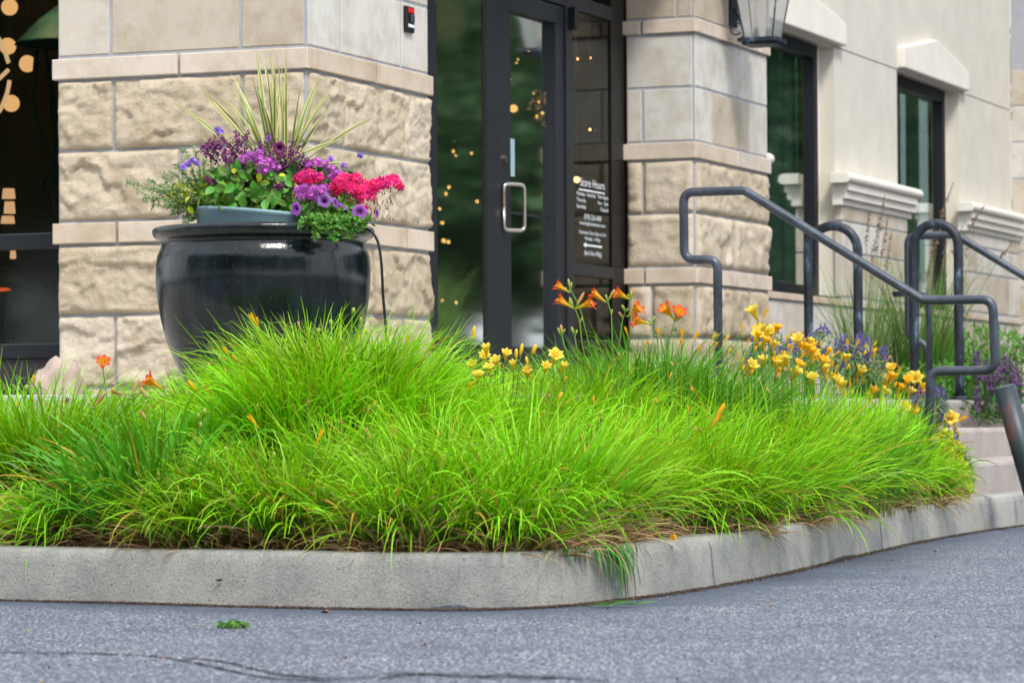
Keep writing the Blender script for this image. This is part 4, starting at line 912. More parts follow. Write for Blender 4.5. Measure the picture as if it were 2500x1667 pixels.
# ================================================================== DAYLILY BED
def petal_flower(mb, tube_base, mouth, size, opn=1.0, k=6, mi=0, vary=.5, wd=.36, notch=0):
    """trumpet from tube_base towards mouth with k flaring petals of length ~size"""
    a = np.array(tube_base, float); b = np.array(mouth, float); d = b - a; L = np.linalg.norm(d); d /= L; x, y, _ = frame_of(d)
    off = rng.random() * 6.28; size = size * (1.9 if opn > .5 else 1.5); wd = .27 if opn > 1.02 else wd
    for i in range(k):
        an = off + 2 * math.pi * i / k; rd = x * math.cos(an) + y * math.sin(an); sd_ = -x * math.sin(an) + y * math.cos(an)
        w_ = size * wd * (1.25 if i % 2 else .9); V = []; A = []; AC = []; z = 0; r = size * .035; ang = 0
        n_ = 9; flare = opn * (1.5 + .35 * rng.random()); tl_ = L + size * .55
        for j in range(n_ + 1):
            t = j / n_; ang = max(0, (t - .42) / .58) ** 1.2 * flare * 1.25
            ww = w_ * (.12 + (.25 * t / .4 if t < .4 else .25 + .75 * math.sin(min(1, (t - .4) / .36) * math.pi / 2))) * (1 if t < .68 else max(.05, 1 - ((t - .68) / .32) ** 1.7)) * (.35 + .65 * opn)
            c_ = a + d * z + rd * r
            cupv = rd * (-.22 * ww * .5 * (1 if t > .3 else .4)) + d * (.0)
            wav = d * size * .03 * math.sin(t * 9 + i)
            V += [c_ - sd_ * ww / 2 - cupv + wav, c_ + cupv * .3, c_ + sd_ * ww / 2 - cupv - wav]; A += [t] * 3; AC += [0, .5, 1]
            st = tl_ / n_; z += math.cos(ang) * st; r += (math.sin(ang) + (.16 if t < .42 else .05)) * st * (.5 + .5 * opn)
        F = [[3 * j + q_, 3 * j + q_ + 1, 3 * j + q_ + 4, 3 * j + q_ + 3] for j in range(n_) for q_ in range(2)]
        mb.add(V, F, mi, along=np.array(A), vary=vary, across=np.array(AC))
    return d
def budmesh(mb, a, b, r, vary=.5, mi=0):
    a = np.array(a, float); b = np.array(b, float); ts = [0, .15, .35, .6, .8, .93, 1]; rs = [.35, .6, .85, 1, .85, .55, .12]
    tube(mb, [a + (b - a) * t for t in ts], [r * q_ for q_ in rs], 8, mi=mi, vary=vary)
def stalk(label, Y, path, flowers=(), buds=(), group=None, cat='flower', name='daylily_stalk'):
    """path: photo points of the stem from its foot; flowers: (x0,y0,x1,y1,kind,size px,open); buds: (x0,y0,x1,y1,r px,kind)"""
    while float(kdist([at(*path[0], Y)[0]], [Y])[0]) < .28 and Y < 15.3: Y += .1
    P = [at(x, y, Y + (0 if i else .02)) for i, (x, y) in enumerate(path)]; s = PX * Y
    foot = P[0].copy(); foot = np.array([foot[0], foot[1] + .03, float(soilz([foot[0]], [foot[1]])[0])]) if P[0][2] > .25 else P[0]
    T = thing(name, label, cat, foot, group)
    pth = smoothpath([foot] + P, 5); mb = MB(); n_ = len(pth); tube(mb, pth, [.0030 * (1 - .45 * i / n_) for i in range(n_)], 6, vary=.5)
    for (x0, y0, x1, y1, *_r) in list(flowers) + list(buds):
        e = at(x0, y0, Y); j = int(np.argmin([np.linalg.norm(q_ - e) for q_ in pth])); 
        if np.linalg.norm(pth[j] - e) > .004: tube(mb, [pth[j], e], .0020, 5, vary=.5)
    mb.build('stem', M['stem'], T, smooth=True)
    for f in flowers:
        x0, y0, x1, y1, kind, sz, opn = f[:7]; dy = f[7] if len(f) > 7 else -.3
        a = at(x0, y0, Y); b = at(x1, y1, Y); b = b + np.array([0, dy, 0]) * np.linalg.norm(b - a)
        mb = MB(); d = petal_flower(mb, a, b, sz * s, opn); 
        if opn > .5 and kind != 'wilt':
            for q_ in range(6):
                v = rng.normal(size=3) * .18; tube(mb, [a + (b - a) * .5, b + (d + v) * sz * s * .45], [.0007, .0012], 4, mi=1)
        mb.build('flower', [M[kind], M['throat']], T, smooth=True)
    for x0, y0, x1, y1, r_, kind in buds:
        mb = MB(); budmesh(mb, at(x0, y0, Y), at(x1, y1, Y), r_ * s); mb.build('bud', M[kind], T, smooth=True)
    return T
OG = 'orange daylily stalks before the sidelight'
stalk('orange daylily stalk with two side trumpets, leftmost of the tall group by the doors', 12.0, [(1345, 850), (1337, 789), (1331, 738), (1321, 710)],
      [(1317, 708, 1288, 691, 'orange', 17, .75, -.1), (1323, 709, 1351, 697, 'orange', 19, .8, -.3)], [(1317, 706, 1308, 683, 3.2, 'bud'), (1324, 703, 1342, 671, 3.8, 'pbud'), (1312, 702, 1307, 690, 2.5, 'bud'), (1333, 740, 1337, 729, 2, 'bud')])
stalk('orange daylily stalk whose highest trumpet points left before the door', 12.1, [(1359, 840), (1352, 790), (1344, 755), (1332, 708), (1311, 666)],
      [(1309, 672, 1284, 658, 'orange', 16, .75, -.1)], [(1309, 662, 1305, 640, 3.0, 'bud'), (1311, 662, 1313, 648, 2.6, 'bud'), (1302, 668, 1298, 660, 2.5, 'bud')])
stalk('orange daylily stalk with one slender trumpet facing left before the sidelight', 12.0, [(1409, 850), (1406, 780), (1404, 724), (1396, 694)],
      [(1392, 694, 1366, 676, 'orange', 17, .7, -.1)], [(1395, 690, 1391, 676, 2.6, 'bud'), (1398, 688, 1402, 680, 2.2, 'bud'), (1400, 684, 1412, 664, 3.2, 'pbud'), (1404, 724, 1406, 710, 2.2, 'bud')])
stalk('tall orange daylily stalk with a trumpet left and two buds on top', 12.05, [(1443, 830), (1448, 770), (1450, 730), (1450, 688)],
      [(1446, 687, 1424, 676, 'orange', 20, .9, -.2)], [(1450, 684, 1449, 668, 3.0, 'bud'), (1453, 680, 1459, 663, 3.2, 'pbud'), (1446, 684, 1442, 675, 2.4, 'bud')])
stalk('orange daylily stalk with a starry flower facing right before the stone column', 12.1, [(1417, 842), (1424, 780), (1430, 735), (1437, 712)],
      [(1441, 727, 1461, 711, 'orange', 20, .95, -.5)], [(1432, 732, 1421, 716, 3, 'pbud'), (1437, 716, 1428, 700, 3.2, 'bud'), (1439, 716, 1443, 708, 3, 'bud')])
stalk('orange daylily stalk with a drooping red flower turned left', 12.0, [(1512, 806), (1502, 770), (1496, 748)],
      [(1490, 744, 1467, 738, 'orange', 21, .95, -.3)], [(1494, 742, 1489, 731, 2.6, 'bud'), (1498, 740, 1504, 726, 2.6, 'bud')])
stalk('pair of broad orange red daylily flowers before the column corner', 12.3, [(1534, 815), (1541, 772), (1549, 738)],
      [(1550, 737, 1556, 722, 'orange', 22, 1.0, -.9), (1546, 730, 1530, 712, 'orange', 20, .95, -.6)], [(1556, 736, 1571, 716, 3.2, 'wilt'), (1552, 760, 1551, 750, 3, 'bud')])
stalk('thin daylily stalk with a single pink bud left of the orange group', 12.0, [(1306, 836), (1298, 800), (1291, 771)], [], [(1291, 767, 1288, 745, 3.8, 'pbud'), (1287, 768, 1281, 752, 2.8, 'bud'), (1293, 764, 1298, 756, 2.4, 'bud')])
stalk('thin green bud stalk in the orange daylily group before the dark door frame', 12.0, [(1337, 845), (1325, 800), (1320, 770)], [], [(1319, 768, 1312, 750, 3.0, 'bud'), (1323, 768, 1325, 757, 2.6, 'bud')])
stalk('short bud stalk low in front of the sidelight', 12.1, [(1427, 850), (1427, 820)], [], [(1426, 820, 1419, 810, 2.6, 'bud'), (1428, 818, 1435, 806, 2.6, 'bud')])
# front left group
stalk('open red orange daylily facing forward left of the planter', 9.95, [(267, 1020), (252, 950), (244, 900), (237, 849)], [(236, 848, 238, 838, 'orange', 24, 1.05, -1.2)], [])
stalk('daylily stalk with a dark withered trumpet and a fat pink bud', 9.85, [(309, 1020), (305, 960), (300, 918)], [(297, 913, 262, 900, 'wilt', 12, .12, 0)], [(302, 910, 318, 872, 4.6, 'pbud'), (298, 908, 283, 900, 3, 'bud'), (304, 912, 312, 898, 3.4, 'bud')])
stalk('daylily stalk with a peach bud beside the tilted orange bloom', 9.85, [(352, 1030), (346, 970), (341, 925)], [], [(338, 915, 322, 888, 4.6, 'pbud'), (341, 914, 345, 908, 3.4, 'bud'), (341, 925, 331, 921, 2.6, 'bud'), (338, 966, 322, 942, 3.4, 'pbud')])
stalk('tilted red orange daylily bloom pointing left in the front foliage', 9.9, [(379, 1000), (378, 940), (376, 899)], [(374, 894, 347, 876, 'orange', 22, .85, -.3)], [(377, 893, 379, 883, 3.4, 'pbud'), (379, 900, 386, 910, 3, 'bud')])
stalk('daylily stalk with a bent brown spent bud on the far left', 9.8, [(229, 1030), (220, 980), (213, 940)], [], [(216, 935, 242, 904, 4.2, 'wilt'), (211, 931, 202, 922, 2.8, 'bud')])
def single(x0, y0, x1, y1, kind, sz, opn, Y, label, dy=-.2, bud=None, group=None):
    foot = (x0 + rng.uniform(-8, 8), y0 + 45)
    return stalk(label, Y, [foot, (x0, y0 + 3)], [(x0, y0, x1, y1, kind, sz, opn, dy)] if bud is None else [], [] if bud is None else [(x0, y0, x1, y1, bud, kind)], group, name='daylily_flower')
single(79, 893, 79, 870, 'gold', 12, .22, 10.6, 'closed golden daylily tube at the far left by the boulder')
single(148, 940, 155, 920, 'wilt', 12, .3, 10.2, 'shrivelled cream daylily below the boulder')
single(596, 757, 579, 728, 'gold', 14, .22, 10.9, 'golden daylily tube highest against the dark planter')
single(594, 752, 591, 734, 'gold', 9, .15, 10.88, 'slim golden tube touching the highest tube on the planter')
single(528, 822, 519, 806, 'gold', 15, .35, 10.7, 'golden daylily tube low at the planter left foot')
single(541, 834, 535, 815, 'gold', 9, .0, 10.7, 'closed golden bud beside the low tube at the planter foot', bud=5)
single(622, 802, 613, 778, 'wilt', 8, .15, 10.8, 'wilted orange tube on the mound before the planter')
single(455, 903, 432, 874, 'gold', 9, 0, 10.5, 'yellow daylily bud lying left of the planter foot', bud=5)
single(486, 918, 475, 893, 'orange', 9, .15, 10.3, 'small orange tube below the planter left foot')
single(597, 985, 577, 960, 'gold', 14, .22, 9.9, 'golden tube flower in the middle of the front foliage')
single(722, 1030, 740, 990, 'gold', 10, .12, 9.6, 'narrow orange tube rising from a pale stem at front')
single(933, 795, 939, 770, 'yellow', 9, 0, 11.4, 'yellow bud right of the irrigation tube', bud=5)
single(1086, 782, 1090, 748, 'yellow', 9, 0, 11.4, 'tall yellow bud standing before the left door leaf', bud=4.5)
YW = 'yellow daylilies before the doors'
single(1110, 838, 1112, 822, 'yellow', 19, .8, 10.9, 'yellow daylily bloom behind the pale blooms below the left door', -.9)
single(1096, 880, 1097, 868, 'yellow', 21, 1.0, 10.6, 'wide open pale yellow daylily facing up below the left door', -.5)
single(1126, 864, 1124, 850, 'yellow', 19, .85, 10.7, 'pale yellow bloom just right of the wide open one', -.6)
single(1270, 838, 1274, 822, 'yellow', 23, 1.0, 11.1, 'large clear yellow daylily below the right door leaf', -.9)
single(1195, 818, 1200, 788, 'yellow', 9, 0, 11.0, 'upright yellow bud between the two yellow blooms', bud=4.5)
single(1186, 825, 1186, 800, 'yellow', 9, 0, 11.0, 'pale yellow bud left of the upright bud pair', bud=4.5)
single(1222, 815, 1232, 790, 'yellow', 9, 0, 11.0, 'yellow bud leaning right toward the large yellow bloom', bud=5)
single(1212, 838, 1208, 818, 'yellow', 9, 0, 10.9, 'short yellow bud under the leaning bud', bud=4)
single(1190, 862, 1210, 842, 'yellow', 12, .3, 10.8, 'half closed pale yellow tube among the yellow buds')
single(1072, 900, 1080, 884, 'gold', 12, .3, 10.5, 'orange tube tucked under the pale yellow bloom')
single(1280, 920, 1292, 900, 'yellow', 9, 0, 10.6, 'yellow bud leaning right in the green mass', bud=4)
single(1632, 990, 1656, 945, 'orange', 9, 0, 10.9, 'long twisted orange bud in the bright right mound', bud=5.5)
single(1640, 972, 1664, 925, 'gold', 9, 0, 10.95, 'upper orange bud overlapping the long twisted one', bud=4.5)
single(1742, 738, 1730, 716, 'yellow', 19, .85, 13.3, 'topmost yellow bloom before the window sill', -.3)
single(1748, 742, 1760, 712, 'gold', 9, .2, 13.3, 'orange tube right of the topmost yellow bloom')
single(1745, 775, 1742, 762, 'gold', 20, .8, 13.2, 'golden bloom in the cluster left of the hoop', -.6)
single(1768, 782, 1768, 766, 'yellow', 21, .9, 13.2, 'yellow open bloom in the cluster left of the hoop', -.9)
single(1705, 770, 1703, 748, 'gold', 9, .12, 13.1, 'slim orange tube left of the yellow cluster')
single(1517, 778, 1510, 758, 'gold', 10, .2, 12.4, 'orange tube leaning left under the paired orange blooms')
single(1444, 775, 1437, 756, 'gold', 9, .12, 12.0, 'orange tube hanging beside the starry orange flower')
single(1566, 785, 1566, 763, 'gold', 13, .35, 12.4, 'golden tube before the stone column base')
single(1592, 790, 1600, 768, 'gold', 12, .3, 12.6, 'cream tipped golden tube right of the column corner')
single(1630, 790, 1642, 770, 'yellow', 12, .4, 12.8, 'pale yellow bloom left of the near handrail post')
single(1656, 800, 1672, 772, 'yellow', 9, .1, 12.8, 'yellow bud leaning right past the handrail post')
single(1802, 790, 1823, 758, 'gold', 9, .12, 13.5, 'orange bud left of the nearest hoop leg')
single(1832, 792, 1838, 765, 'gold', 10, .25, 13.6, 'orange forked tube touching the hoop leg')
single(1750, 846, 1751, 832, 'yellow', 19, .8, 12.7, 'yellow trumpet facing up on the right mound crest', -.4)
single(1864, 886, 1864, 872, 'yellow', 20, .95, 12.9, 'wide pale yellow bloom on the bright right mound', -.7)
RG = 'golden daylilies crowded along the right of the bed'
for q_, (x, y, dx, dy, sz, op) in enumerate([(1800, 842, 4, -14, 16, .7), (1832, 835, 12, -20, 10, .2), (1848, 815, 5, -14, 16, .7), (1862, 826, 2, -16, 17, .8), (1884, 805, 2, -18, 9, .15), (1868, 830, 10, -10, 12, .4), (1815, 815, 4, -16, 10, .3), (1842, 800, 6, -18, 10, .3), (1786, 862, 3, -10, 13, .5), (1826, 860, 2, -16, 9, .2), (1948, 806, -2, -22, 10, .2), (1960, 808, 10, -24, 10, .1), (1975, 812, 12, -18, 9, .1),
        (1950, 890, 2, -18, 8, .1), (1995, 938, 4, -20, 8, .1), (2060, 868, 6, -20, 10, .2), (2090, 880, -2, -18, 12, .4), (1904, 850, 6, -16, 9, .15), (1916, 860, 6, -16, 9, .15), (1912, 820, 12, -10, 10, .15), (2040, 895, 4, -16, 9, .1), (2026, 880, 8, -14, 9, .2), (2070, 945, 14, -16, 9, .1), (2088, 938, 16, -12, 9, .1), (2100, 975, 14, -8, 14, .5), (1870, 925, 4, -16, 8, .15), (2045, 858, 8, -18, 11, .4), (1770, 800, 8, -18, 10, .3), (1690, 830, 6, -22, 8, .1), (1480, 800, 6, -14, 8, .2), (2120, 985, 10, -6, 12, .4), (1838, 812, 3, -12, 18, .8), (1856, 800, 4, -12, 16, .7), (1874, 812, -4, -12, 18, .85), (1896, 822, 5, -12, 15, .6), (1780, 770, 3, -12, 18, .8), (1765, 790, -4, -10, 17, .75), (1735, 785, 4, -12, 16, .7), (1795, 830, 3, -12, 14, .6), (1905, 875, 4, -12, 13, .5), (1990, 870, 4, -14, 16, .7), (2018, 862, 6, -12, 18, .8), (2042, 880, 4, -12, 18, .8), (2060, 905, 6, -12, 16, .7), (2085, 915, 6, -12, 17, .75), (2068, 930, -4, -12, 16, .7), (2095, 955, 6, -10, 17, .75), (2130, 945, 4, -14, 10, .2), (2140, 960, 8, -12, 12, .4), (1985, 845, 0, -14, 9, .2), (1930, 835, 4, -18, 9, .15), (1712, 800, 6, -16, 9, .2), (1670, 820, 6, -16, 9, .3), (1560, 800, 4, -16, 10, .4), (1600, 815, 6, -16, 9, .3), (1640, 805, 4, -14, 10, .4), (2000, 800, 8, -10, 10, .2), (2025, 905, 4, -14, 12, .4), (2110, 905, 6, -14, 14, .6), (2150, 985, 6, -8, 15, .6)]):
    single(x, y, x + dx, y + dy, 'gold' if q_ % 4 else 'yellow', sz, op, 11.7 + (x - 1700) / 450 * 2.2 if x > 1600 else 12.2, 'small golden daylily tube crowded in the right part of the bed', -.3, group=RG)
for q_ in range(64):
    t_ = rng.random(); t_ = (q_ + rng.random()) / 64; x = 1700 + 500 * t_; y = 770 + 150 * t_ ** 1.2 + (t_ > .7) * (t_ - .7) * 250 + rng.uniform(-12, 92) * (1.1 - .35 * t_); big = rng.random() < .55
    stalk('golden yellow daylily bloom in the dense right drift along the steps', 11.9 + (x - 1700) / 450 * 2.5 * (x < 1960), [(x + rng.uniform(-6, 6), y + 40), (x, y + 4)], [(x, y, x + rng.uniform(-9, 9), y - rng.uniform(10, 16), 'gold' if rng.random() < .42 else 'yellow', rng.uniform(15, 23) if big else 10, rng.uniform(.65, .95) if big else rng.uniform(.1, .3), rng.uniform(-1.1, -.1))], [(x + 2, y + 12, x + rng.uniform(4, 9), y - 2, 3.2, 'obud')], 'golden daylily blooms in the dense right drift', name='daylily_flower')
for q_ in range(70):
    x = rng.uniform(20, 1900); top_ = np.interp(x, [0, 400, 560, 700, 1000, 1300, 1600, 1900], [880, 890, 800, 745, 810, 870, 820, 900]); y = top_ + rng.random() ** 1.5 * 230
    Y_ = 11.25 - (y - top_) / 230 * 1.75 + (x > 1400) * (x - 1400) / 450 * 1.2
    stalk('tiny orange yellow bud or spent tube among the green leaves', Y_, [(x + rng.uniform(-8, 8), y + 30), (x, y + 4)], [], [(x, y + 4, x + rng.uniform(-7, 7), y - rng.uniform(5, 14), rng.uniform(2.2, 3.6), ('obud', 'obud', 'wilt', 'pbud')[q_ % 4])], 'tiny buds scattered through the daylily leaves', 'bud', 'bud_stalk')
single(2008, 835, 2004, 818, 'gold', 23, .9, 14.0, 'broad golden bloom in front of the curved posts', -.3)
single(2030, 848, 2033, 830, 'gold', 18, .6, 14.0, 'half open golden bloom right of the broad one', -.2)
single(2100, 885, 2100, 874, 'yellow', 24, 1.0, 14.4, 'round yellow bloom facing forward by the curved handrail foot', -1.3)
single(2112, 882, 2128, 882, 'gold', 20, .8, 14.4, 'golden bloom facing right beside the round yellow bloom', -.1)
single(2180, 978, 2180, 966, 'yellow', 25, 1.0, 14.9, 'round yellow bloom farthest right above the yellow shrub', -1.3)
single(2192, 972, 2212, 960, 'gold', 14, .25, 14.9, 'golden tube pointing right off the farthest bloom')
single(2105, 968, 2125, 965, 'gold', 22, .7, 14.6, 'golden orange bloom left of the farthest yellow bloom', -.2)
# green seed pods on short stalks over the mound before the planter
for q_, (x, y, Y) in enumerate([(761, 740, 10.9), (731, 760, 10.8), (786, 783, 10.9), (812, 713, 11.1), (829, 735, 11.1), (840, 762, 11.1), (506, 825, 10.6), (480, 840, 10.6), (900, 822, 11.1), (922, 775, 11.2), (760, 780, 10.8), (768, 790, 10.8), (848, 818, 10.9), (723, 830, 10.6), (805, 825, 10.7), (591, 934, 10.1), (925, 892, 10.6), (924, 848, 10.9), (517, 1032, 9.7), (631, 1044, 9.6), (565, 862, 10.5), (583, 808, 10.7), (1210, 1020, 9.6), (1075, 1108, 9.4), (1290, 1068, 9.7), (1290, 1088, 9.6), (1130, 958, 10.1), (1172, 1090, 9.5), (1550, 1030, 10.2), (1500, 1075, 10.0), (60, 890, 10.4), (90, 880, 10.4), (1340, 1075, 9.7), (1380, 950, 10.4), (1000, 985, 9.9), (1130, 1010, 9.8), (1858, 1090, 11.4), (455, 955, 10.0), (460, 975, 9.9), (470, 945, 10.0)]):
    stalk('short daylily stalk ending in a green seed pod', Y, [(x + rng.uniform(-8, 8), y + 34), (x, y + 6)], [], [(x, y + 8, x + rng.uniform(-2, 2), y - 7, rng.uniform(3.6, 4.8), 'bud')], 'daylily stalks ending in green seed pods', 'seed pod', 'seed_pod_stalk')

# foliage mounds: each a clump of arching strap leaves
MOUNDS = {  # key: (x, y, label)
 'a': (-.63, 10.62, 'tall rounded mound of bright daylily leaves right before the planter'),
 'b': (-1.45, 10.55, 'bright daylily leaf clump at the far left behind the front clumps'),
 'c': (-1.05, 9.95, 'broad leaved deep green daylily clump under the front orange blooms'),
 'd': (-1.52, 9.95, 'flattened daylily clump with brown thatch at the left front corner'),
 'e': (-.62, 9.72, 'daylily clump at front centre with arching tips over the kerb'),
 'f': (-.25, 9.50, 'daylily clump left of the brown thatch at the kerb bend'),
 'g': (.02, 9.70, 'upright daylily clump with much brown thatch at its foot'),
 'h': (.05, 10.75, 'daylily clump behind the brown thatched one below the doors'),
 'i': (.30, 10.20, 'bright green daylily clump where the kerb begins to bend away'),
 'j': (.55, 11.05, 'bright daylily mound combed to the right along the kerb'),
 'k': (.40, 12.0, 'daylily clump under the tall orange flowers'),
 'l': (.82, 12.7, 'dark shaded daylily mound before the stone column'),
 'm': (.90, 11.95, 'daylily mound sweeping down right over the curved kerb'),
 'n': (1.30, 13.2, 'daylily clump among the crowded golden flowers'),
 'o': (1.65, 14.2, 'daylily leaves at the right end beside the yellow shrub'),
 'p': (-2.3, 10.9, 'daylily clump cut by the left picture edge')}
roots = []
for _ in range(9000):
    x, y = rng.uniform(-3.2, 2.0), rng.uniform(9.1, 15.6); d = float(kdist([x], [y])[0])
    if d < (.20 if x < .25 else .175): continue
    yE = np.interp(x, [e[0] for e in E], [e[1] for e in E])
    rel_ = np.array([x, y, 0]) - C0
    if (y > yE - .10 and rel_ @ NX < 1.75) or rel_ @ RX > 2.05 or (rel_ @ RX > .82 and rel_ @ NX < 1.75): continue
    if abs(x / y) > .185 and x < 0: continue
    if (9.98 < y < 10.24 and -1.0 < x < -.02) or (11.25 < y < 11.75 and .5 < x < .78): continue
    if x / y > .1165 and y > 13.4: continue
    if ((x + .50) / .46) ** 2 + ((y - 10.55) / .27) ** 2 < 1: continue
    if all((x - a) ** 2 + (y - b) ** 2 > .25 ** 2 for a, b, _ in roots): roots.append((x, y, d))
AR = {(-.60, 10.62): .84, (-.42, 10.62): .86, (-.77, 10.58): .60, (-.26, 10.66): .66, (-.10, 10.66): .60, (-.62, 10.40): .70, (-.42, 10.40): .72, (-.22, 10.45): .64, (-.80, 10.40): .55}
roots += [(x, y, 1.) for x, y in AR]
MK = {k: dict(g=MB(), d=MB()) for k in MOUNDS}; keys = list(MOUNDS); ctr = np.array([MOUNDS[k][:2] for k in keys]); used = set()
GROOT = []
for (x, y, d) in roots:
    j = int(np.argmin(((ctr - [x, y]) ** 2).sum(1) - np.array([.0] * len(keys)))); k = keys[j]; used.add(k); mx, my = ctr[j]
    z0 = float(soilz([x], [y])[0]); mbb = MK[k]['g']
    boost = {'a': 1.06, 'l': 1.34, 'k': .92, 'd': .72, 'c': .92, 'b': 1.02, 'p': .95, 'g': 1.0, 'e': .78, 'f': .76, 'j': 1.0, 'm': 1.12, 'n': 1.15, 'o': .92, 'i': .82, 'h': .86}.get(k, 1.)
    dm = math.hypot(x - mx, y - my); boost *= .80 + .36 * math.exp(-(dm / .24) ** 2)
    if y > 13.6 and .068 < x / y: boost *= .66 if x / y < .1 else .70
    if k == 'a' and x > -.36: boost *= .80
    if y > 10.15 and -.12 < x / y < -.073: boost *= .64
    if (x, y) in AR: boost = AR[(x, y)]; k = 'a'; mx, my = -.50, 10.55; mbb = MK['a']['g']
    rv = rng.random()
    n = 560 if d > .5 else 500
    if k == 'c': n = 320
    r = rng.random(n) ** .6 * .125; a = rng.random(n) * 6.283
    P = np.stack([x + r * np.cos(a), y + r * np.sin(a), np.full(n, z0)], 1)
    az = a + rng.normal(0, .6, n)
    # clumps near the kerb spread towards it, right mounds are combed right and down
    fx, fy = (x - mx) * 2.6, (y - my) * 2.6 - .08
    if x > .25: fx, fy = fx * .6 + .30, fy * .6 - .34
    if k in 'd': fx, fy = -.6, -.4
    vx = np.cos(az) * .8 + fx; vy = np.sin(az) * .8 + fy; az2 = np.arctan2(vy, vx); mag = np.hypot(vx, vy)
    L = rng.uniform(.26, .50, n) * boost; lean = np.clip(np.abs(rng.normal(.10, .12, n)) * (.6 + .6 * mag) + r / .125 * .60, .02, 1.1)
    th1 = lean + rng.gamma(2.6, .25, n) * (.8 + .25 * mag)
    if k == 'd': lean += .35; th1 += .4
    wdt = rng.uniform(.0045, .0098, n) * (1.7 if k == 'c' else 1)
    cu = np.where(rng.random(n) < .24, rng.uniform(4, 9, n), rng.uniform(1.1, 2.2, n)); th1 = np.where(cu > 3.9, np.maximum(th1, 1.9 + .5 * rng.random(n)), th1)
    th1 = np.minimum(th1, 2.75)
    ribbons(mbb, P, az2, lean, th1, L, wdt, seg=8, curl=cu, twist=rng.normal(0, 1.1, n), bend=rng.normal(0, .45, n), vary=np.where(rng.random(n) < .035, .98, rng.random(n) * .62 + rv * .32))
    if d < .55:          # long outer leaves arching over towards the kerb
        n3 = 100; a = rng.normal(-math.pi / 2 + (.55 if x > .25 else 0), .7, n3); P = np.stack([x + rng.normal(0, .06, n3), y - .03 + rng.normal(0, .05, n3), np.full(n3, z0)], 1)
        ribbons(mbb, P, a, rng.uniform(.25, .8, n3), rng.uniform(2.1, 2.9, n3), rng.uniform(.26, .46, n3), rng.uniform(.007, .012, n3), seg=9, curl=rng.uniform(1, 2.6, n3), twist=rng.normal(0, .7, n3), bend=rng.normal(0, .5, n3), vary=np.where(rng.random(n3) < .12, .98, rng.random(n3) * .94))
    if d < .66:          # brown thatch at the foot of the front clumps
        n2 = int(360 * (1.6 if k in 'gdf' else 1)); r = np.sqrt(rng.random(n2)) * .18; a = rng.random(n2) * 6.283
        P = np.stack([x + r * np.cos(a), y + r * np.sin(a), np.full(n2, z0)], 1); a2 = np.arctan2(np.sin(a) * .8 - .05, np.cos(a) * .8)
        l0 = rng.uniform(.1, 1.3, n2)
        ribbons(MK[k]['d'], P, a2, l0, l0 + rng.uniform(.3, 1.9, n2), rng.uniform(.08, .27, n2), rng.uniform(.002, .005, n2), seg=7, curl=rng.uniform(.8, 2, n2), twist=rng.normal(0, 2.2, n2), bend=rng.normal(0, 1.2, n2), vary=rng.random(n2) * .94)
T = thing('daylily_clump', 'tall leafy daylily clump under the golden flowers by the curved handrail end', 'daylily', (1.5, 14.2, .3), 'daylily clumps planted along the kerb'); mb = MB()
for px_ in range(1900, 2135, 15):
    ki = onkerb(px_); Yc = K[ki][1] + rng.uniform(.40, .62); xc = (px_ - 1176) * PX * Yc; n = 230; r_ = rng.random(n) * .10; a = rng.random(n) * 6.283; z0 = float(soilz([xc], [Yc])[0])
    P = np.stack([xc + r_ * np.cos(a), Yc + r_ * np.sin(a), np.full(n, z0)], 1); hmax = (.36 + .12 * rng.random()) * (1 if px_ < 2060 else .62)
    l0 = np.abs(rng.normal(.05, .12, n)); ribbons(mb, P, a, l0, l0 + rng.gamma(2.2, .22, n), rng.uniform(.6, 1.15, n) * hmax, rng.uniform(.005, .011, n), seg=8, curl=rng.uniform(1.2, 3, n), twist=rng.normal(0, 1., n), bend=rng.normal(0, .4, n))
mb.build('leaves', M['blade'], T, smooth=True)
for k in keys:
    if k not in used: continue
    x, y, lab = MOUNDS[k]; T = thing('daylily_clump', lab, 'daylily', (x, y, float(soilz([x], [y])[0])), 'daylily clumps planted along the kerb')
    MK[k]['g'].build('leaves', M['bladed' if k in 'cl' else 'blade'], T, smooth=True)
    if MK[k]['d'].n: MK[k]['d'].build('withered_leaves', M['dead'], T, smooth=True)
# leaves hanging over the kerb at the bend
HG = thing('hanging_leaf_tuft', 'dark green leaf tuft hanging over the kerb face at the bend', 'leaves', at(1395, 1265, 9.35))
n = 120; xs = np.concatenate([rng.normal(1330, 20, 30), rng.normal(1408, 16, 62), rng.normal(1390, 50, 28)]); P = np.array([at(x, 1262, 9.30 if x < 1380 else 9.42) for x in xs]); P[:, 2] = .158; P[:, 1] += .03
P[:, 1] = [K[min(range(len(K)), key=lambda i: abs(K[i][0] - p[0]) + (K[i][1] > 12) * 9)][1] + .02 for p in P]
az = np.full(n, -math.pi / 2 + .6) + rng.normal(0, .35, n); mb = MB()
ribbons(mb, P, az, rng.uniform(1.3, 1.6, n), rng.uniform(3.0, 3.2, n), rng.random(n) ** 1.3 * .17 * np.exp(-((xs - 1408) / 50) ** 2) + .02 + .05 * rng.random(n), rng.uniform(.004, .0075, n), seg=8, curl=.35, twist=rng.normal(0, .9, n), bend=rng.normal(0, .9, n), vary=np.where(rng.random(n) < .14, .98, rng.random(n) * .9))
mb.build('hanging_leaves', leaf_mat('dull_dark_green_leaf', (.10, .26, .03, 1), (.06, .20, .03, 1), (.05, .15, .04, 1), (.40, .26, .14, 1), .2), HG)
mb = MB(); n = 26; P = np.array([at(rng.uniform(1340, 1430), 1390, 9.2) for _ in range(n)]); P[:, 2] = .006; P[:, 1] -= rng.random(n) * .05
